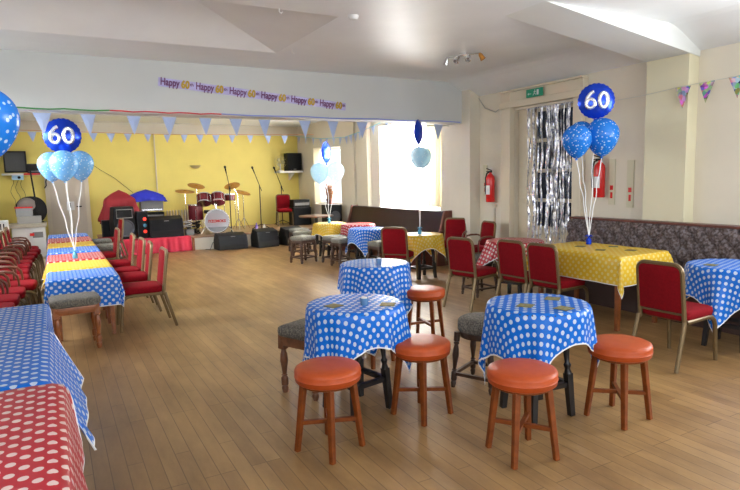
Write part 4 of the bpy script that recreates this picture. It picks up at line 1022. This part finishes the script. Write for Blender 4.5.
cymbal('tilted bronze ride cymbal at the right of the drum kit', 3.98, 13.9, 1.40, .19, .35, -.3, -.12)
cymbal('second bare looking cymbal stand behind the right side of the kit', 4.22, 14.25, 1.22, .2, .3, .2)
t = thing('drum_throne', 'black drum throne behind the kit', 'stool', (3.4, 14.3, .31)); MB().lathe([(0, .42), (.15, .42), (.16, .46), (.15, .5), (0, .5)], 20).build('seat', BLACK, t); MB().tube([(0, 0, .1), (0, 0, .42)], .015, 6).build('pole', CHROME, t)
for k in range(3): MB().tube([(0, 0, .2), (.2*math.cos(k*2.09), .2*math.sin(k*2.09), 0)], .01, 6).build('leg', CHROME, t)
# microphone stands
def mic(label, x, y, h, bx, bz, round_base=True):
    t = thing('microphone_stand', label, 'microphone stand', (x, y, .31), 0, 'black microphone stands'); h -= .31
    if round_base: MB().lathe([(0, 0), (.13, 0), (.13, .015), (.03, .03), (0, .03)], 24).build('base', BLACK, t)
    else:
        for k in range(3): a = k*2.09+.2; MB().tube([(0, 0, .12), (.26*math.cos(a), .26*math.sin(a), .0)], .009, 5).build('leg', BLACK, t)
    MB().tube([(0, 0, .02), (0, 0, h)], .012, 8).build('pole', BLACK, t)
    MB().tube([(-bx*.45, 0, h-bz*.45), (bx, 0, h+bz)], .009, 6).build('boom', BLACK, t)
    d = Vector((bx, 0, bz)).normalized(); p = Vector((bx, 0, h+bz)); m = MB(); m.tube([p, p+d*.12, p+d*.13, p+d*.16, p+d*.18], [.012, .018, .026, .026, .012], 10); m.build('microphone', GRILLE, t)
mic('black microphone stand with angled boom right of the drum kit', 4.50, 13.75, 1.38, -.11, .30, False)
mic('black microphone stand on a round base in front of the bass drum', 3.60, 13.2, 1.40, -.05, .28)
mic('black microphone stand behind the red chair on the stage', 5.42, 14.72, 1.35, -.13, .34, False)
# monitor clutter: purple bottle
t = thing('spray_bottle', 'small purple and white bottle on the stage right of the drums', 'bottle', (4.25, 13.35, .31)); MB().lathe([(0, 0), (.035, 0), (.035, .12), (.015, .15), (.015, .19), (0, .19)], 14).build('body', mat('purple plastic', (.15, .08, .35), .4), t)
t = thing('spray_bottle', 'small white bottle on the stage beside the purple one', 'bottle', (4.45, 13.38, .31)); MB().lathe([(0, 0), (.03, 0), (.03, .1), (.012, .12), (.012, .15), (0, .15)], 14).build('body', WHITEP, t)
CH('red banquet chair standing on the stage in front of the yellow wall', 5.34, 14.35, .31, 255)
# amps on stage right
t, hx, hy, h = grille_box('speaker_cabinet', 'black speaker cabinet on the stage under the amplifier at the right', 'amplifier', 5.48, 5.98, 14.05, 14.4, .31, .78)
t = thing('amplifier_head', 'black amplifier head with knob strip on the right stage cabinet', 'amplifier', (5.73, 14.22, .78)); MB().box(-.23, .23, -.15, .15, 0, .2).build('housing', BLACK, t, smooth=0, bevel=.01)
MB().box(-.2, .2, -.156, -.15, .05, .12).build('control_strip', GREY, t, smooth=0)
t = thing('side_table', 'low brown round table behind the far yellow cloth', 'table', (5.2, 11.95, 0)); MB().lathe([(0, .66), (.38, .66), (.39, .67), (.39, .69), (0, .695)], 28).build('tabletop', mat('brown table wood', (.12, .05, .03), .3), t)
MB().tube([(0, 0, .03), (0, 0, .66)], .035, 8).build('pedestal', BLACKW, t)
for k in range(4): MB().tube([(0, 0, .12), (.25*math.cos(k*PI/2), .25*math.sin(k*PI/2), 0)], .02, 6).build('foot', BLACKW, t)
t, hx, hy, h = grille_box('speaker_cabinet', 'black loudspeaker cabinet below the stage window', 'loudspeaker', 5.60, 5.98, 12.2, 12.55, 0, .90)
MB().lathe([(.13, 0), (.135, .012), (.10, .012), (.04, -.01), (0, 0)], 24, (0, -hy-.014, .62), R90).build('woofer', mat('speaker cone', (.05, .055, .065), .35), t)
# wall speakers, TV, shelves, fan
t = thing('wall_shelf', 'white wall shelf carrying the black speaker right of the yellow wall', 'shelf', (5.82, 14.95, 1.74)); MB().box(-.42, .26, -.2, .2, -.05, 0).build('board', WHITEP, t, smooth=0)
MB().prism([(-.2, -.05), (.2, -.05), (.2, -.25)], 'x', -.02, .02).build('bracket', WHITEP, t, smooth=0)
grille_box('wall_speaker', 'black speaker on the white shelf high at the right of the yellow wall', 'loudspeaker', 5.66, 6.06, 14.80, 15.1, 1.74, 2.22, logo=True)
t = thing('desk_fan', 'wire cage fan on the shelf left of the high black speaker', 'fan', (5.50, 14.95, 1.74)); m = MB(); c = Vector((0, 0, .24))
for rr, yy in ((.17, 0), (.12, -.04), (.06, -.055)): m.tube([c+Vector((rr*math.cos(a), yy, rr*math.sin(a))) for a in [2*PI*i/24 for i in range(24)]], .004, 4, closed=True)
for k in range(12): a = k*PI/6; m.tube([c+Vector((.02*math.cos(a), -.06, .02*math.sin(a))), c+Vector((.17*math.cos(a), 0, .17*math.sin(a)))], .003, 4)
m.build('cage', mat('pale brass wire', (.55, .48, .25), .4, .5), t)
m = MB()
for k in range(3): a = k*2.09; m.ell((.07*math.cos(a), .0, .24+.07*math.sin(a)), .055, .008, .055, nu=12, nv=6)
m.build('blades', mat('yellowish blade plastic', (.5, .45, .2), .4), t); MB().lathe([(0, 0), (.08, 0), (.08, .015), (.015, .03), (.015, .2), (0, .2)], 16).build('base', WHITEP, t)
t = thing('television', 'black flat television on the shelf at the far left of the yellow wall', 'television', (-.62, 14.95, 1.80)); MB().box(-.23, .20, -.03, .05, 0, .47).build('housing', BLACK, t, smooth=0, bevel=.006); MB().box(-.205, .175, -.034, -.03, .03, .445).build('screen', mat('dark screen', (.008, .009, .011), .15), t, smooth=0)
t = thing('wall_shelf', 'white wall shelf below the television in the far left corner', 'shelf', (-.55, 14.95, 1.76)); MB().box(-.35, .38, -.2, .18, -.02, .02).build('board', WHITEP, t, smooth=0); MB().box(.06, .38, -.205, -.2, -.02, .02).build('red_edge', EXTR, t, smooth=0)
t = thing('stereo_amplifier', 'black hi-fi box at the right end of the television shelf', 'amplifier', (-.27, 14.88, 1.785)); MB().box(-.15, .15, -.1, .1, 0, .2).build('housing', BLACK, t, smooth=0, bevel=.006); MB().box(-.12, .12, -.104, -.1, .02, .05).build('display_strip', GREY, t, smooth=0)
t = thing('projector', 'small pale blue projector hanging under the television shelf', 'projector', (-.62, 14.85, 1.64)); MB().box(-.1, .12, -.1, .1, 0, .1).build('housing', mat('pale blue plastic', (.35, .6, .8), .4), t, smooth=0, bevel=.01)
MB().lathe([(0, 0), (.03, 0), (.03, .02), (0, .02)], 14, (.04, -.1, .05), R90).build('lens', BLACK, t)
t = thing('hanging_cables', 'thin dark cables dangling below the projector', 'cable', (-.62, 15.1, 1.74))
for k in range(3): MB().tube([(-.12+.1*k+.04*math.sin(i*1.2+k), 0, -.09*i) for i in range(9)], .005, 4).build('cable', BLACK, t)
t = thing('music_stand', 'tall slanting black pole stand in front of the television shelf', 'stand', (-.27, 14.3, .72)); MB().tube([(0, 0, .0), (-.08, 0, 1.12)], .018, 8).build('pole', BLACK, t); MB().lathe([(0, 0), (.1, 0), (.1, .02), (0, .03)], 16).build('base', BLACK, t); MB().box(-.16, .02, -.03, .03, 1.1, 1.14).build('top_bar', BLACK, t, smooth=0)
# corner cabinet & clutter
t = thing('display_cabinet', 'white cabinet counter in the far left corner beyond the armchairs', 'cabinet', (-.45, 14.2, 0)); MB().box(-.32, .29, -.3, .3, 0, .64).build('body', WHITEP, t, smooth=0, bevel=.008)
MB().box(-.36, .32, -.34, .33, .64, .72).build('worktop', mat('grey beige worktop', (.42, .38, .30), .4), t, smooth=0, bevel=.01); MB().box(.05, .24, -.306, -.3, .42, .54).build('label_plate', GREY, t, smooth=0); MB().box(.0, .08, -.308, -.3, .46, .52).build('red_badge', EXTR, t, smooth=0)
t = thing('storage_box', 'clear grey plastic box with a red lid on the corner cabinet', 'box', (-.50, 14.15, .87)); MB().box(-.17, .13, -.13, .13, 0, .17).build('body', mat('cloudy grey plastic', (.30, .32, .34), .3), t, smooth=0, bevel=.008); MB().box(-.19, .14, -.14, .14, .17, .2).build('lid', EXTR, t, smooth=0)
t = thing('storage_box', 'shallow grey box beneath the red-lidded box on the corner cabinet', 'box', (-.42, 14.15, .72)); MB().box(-.24, .2, -.16, .16, 0, .149).build('body', mat('light grey plastic', (.36, .36, .35), .45), t, smooth=0, bevel=.008)
t = thing('round_bag', 'dome shaped dark bag with grey top behind the red-lidded box', 'bag', (-.40, 14.48, .72)); MB().ell((0, 0, .26), .30, .08, .30, .9, .9, 28, 14).build('body', BLACK, t, smooth=60); MB().ell((-.06, -.03, .36), .2, .07, .17, 1, 1, 20, 10).build('flap', mat('grey bag cloth', (.25, .23, .22), .6), t, smooth=60)
t = thing('white_heater', 'small white slotted heater at the left wall beyond the armchairs', 'heater', (-.86, 13.0, 0)); MB().box(-.14, .10, -.12, .12, .0, .86).build('body', WHITEP, t, smooth=0, bevel=.015)
m = MB()
for k in range(3): m.box(-.08+.05*k, -.06+.05*k, -.124, -.12, .68, .8)
m.build('slots', BLACK, t, smooth=0)
t = thing('wall_cable', 'thin dark cable running down the yellow wall to the blue cloth', 'cable', (.85, 15.12, 2.0)); MB().tube([(-.1, 0, .1), (.2, 0, -.15), (.5, 0, -.35), (.9, 0, -.72)], .006, 4).build('cable_run', BLACK, t)
t = thing('wall_pipe', 'thin pale vertical pipe on the yellow stage wall', 'pipe', (2.32, 15.12, .31)); MB().tube([(0, 0, 0), (0, 0, 2.38)], .018, 6).build('pipe', CREAM2, t)
t = thing('door_closer_strap', 'small dark curved hook on the wall beside the white stage door', 'hook', (-.06, 15.05, 1.5)); MB().tube([(0, 0, .16), (-.02, 0, .1), (-.02, 0, .0), (-.06, 0, -.06)], .014, 6).build('hook', BLACK, t)
t = thing('floor_cable', 'black cable looping on the floor in front of the white stage riser', 'cable', (2.9, 12.85, 0)); MB().tube([(0, 0, .012), (.1, -.05, .012), (.18, .05, .14), (.26, .06, .2), (.33, .0, .05), (.4, -.1, .012)], .007, 5).build('cable_run', BLACK, t)
for o in list(C.objects):
    if o.name.startswith('hanging_cables'): pass
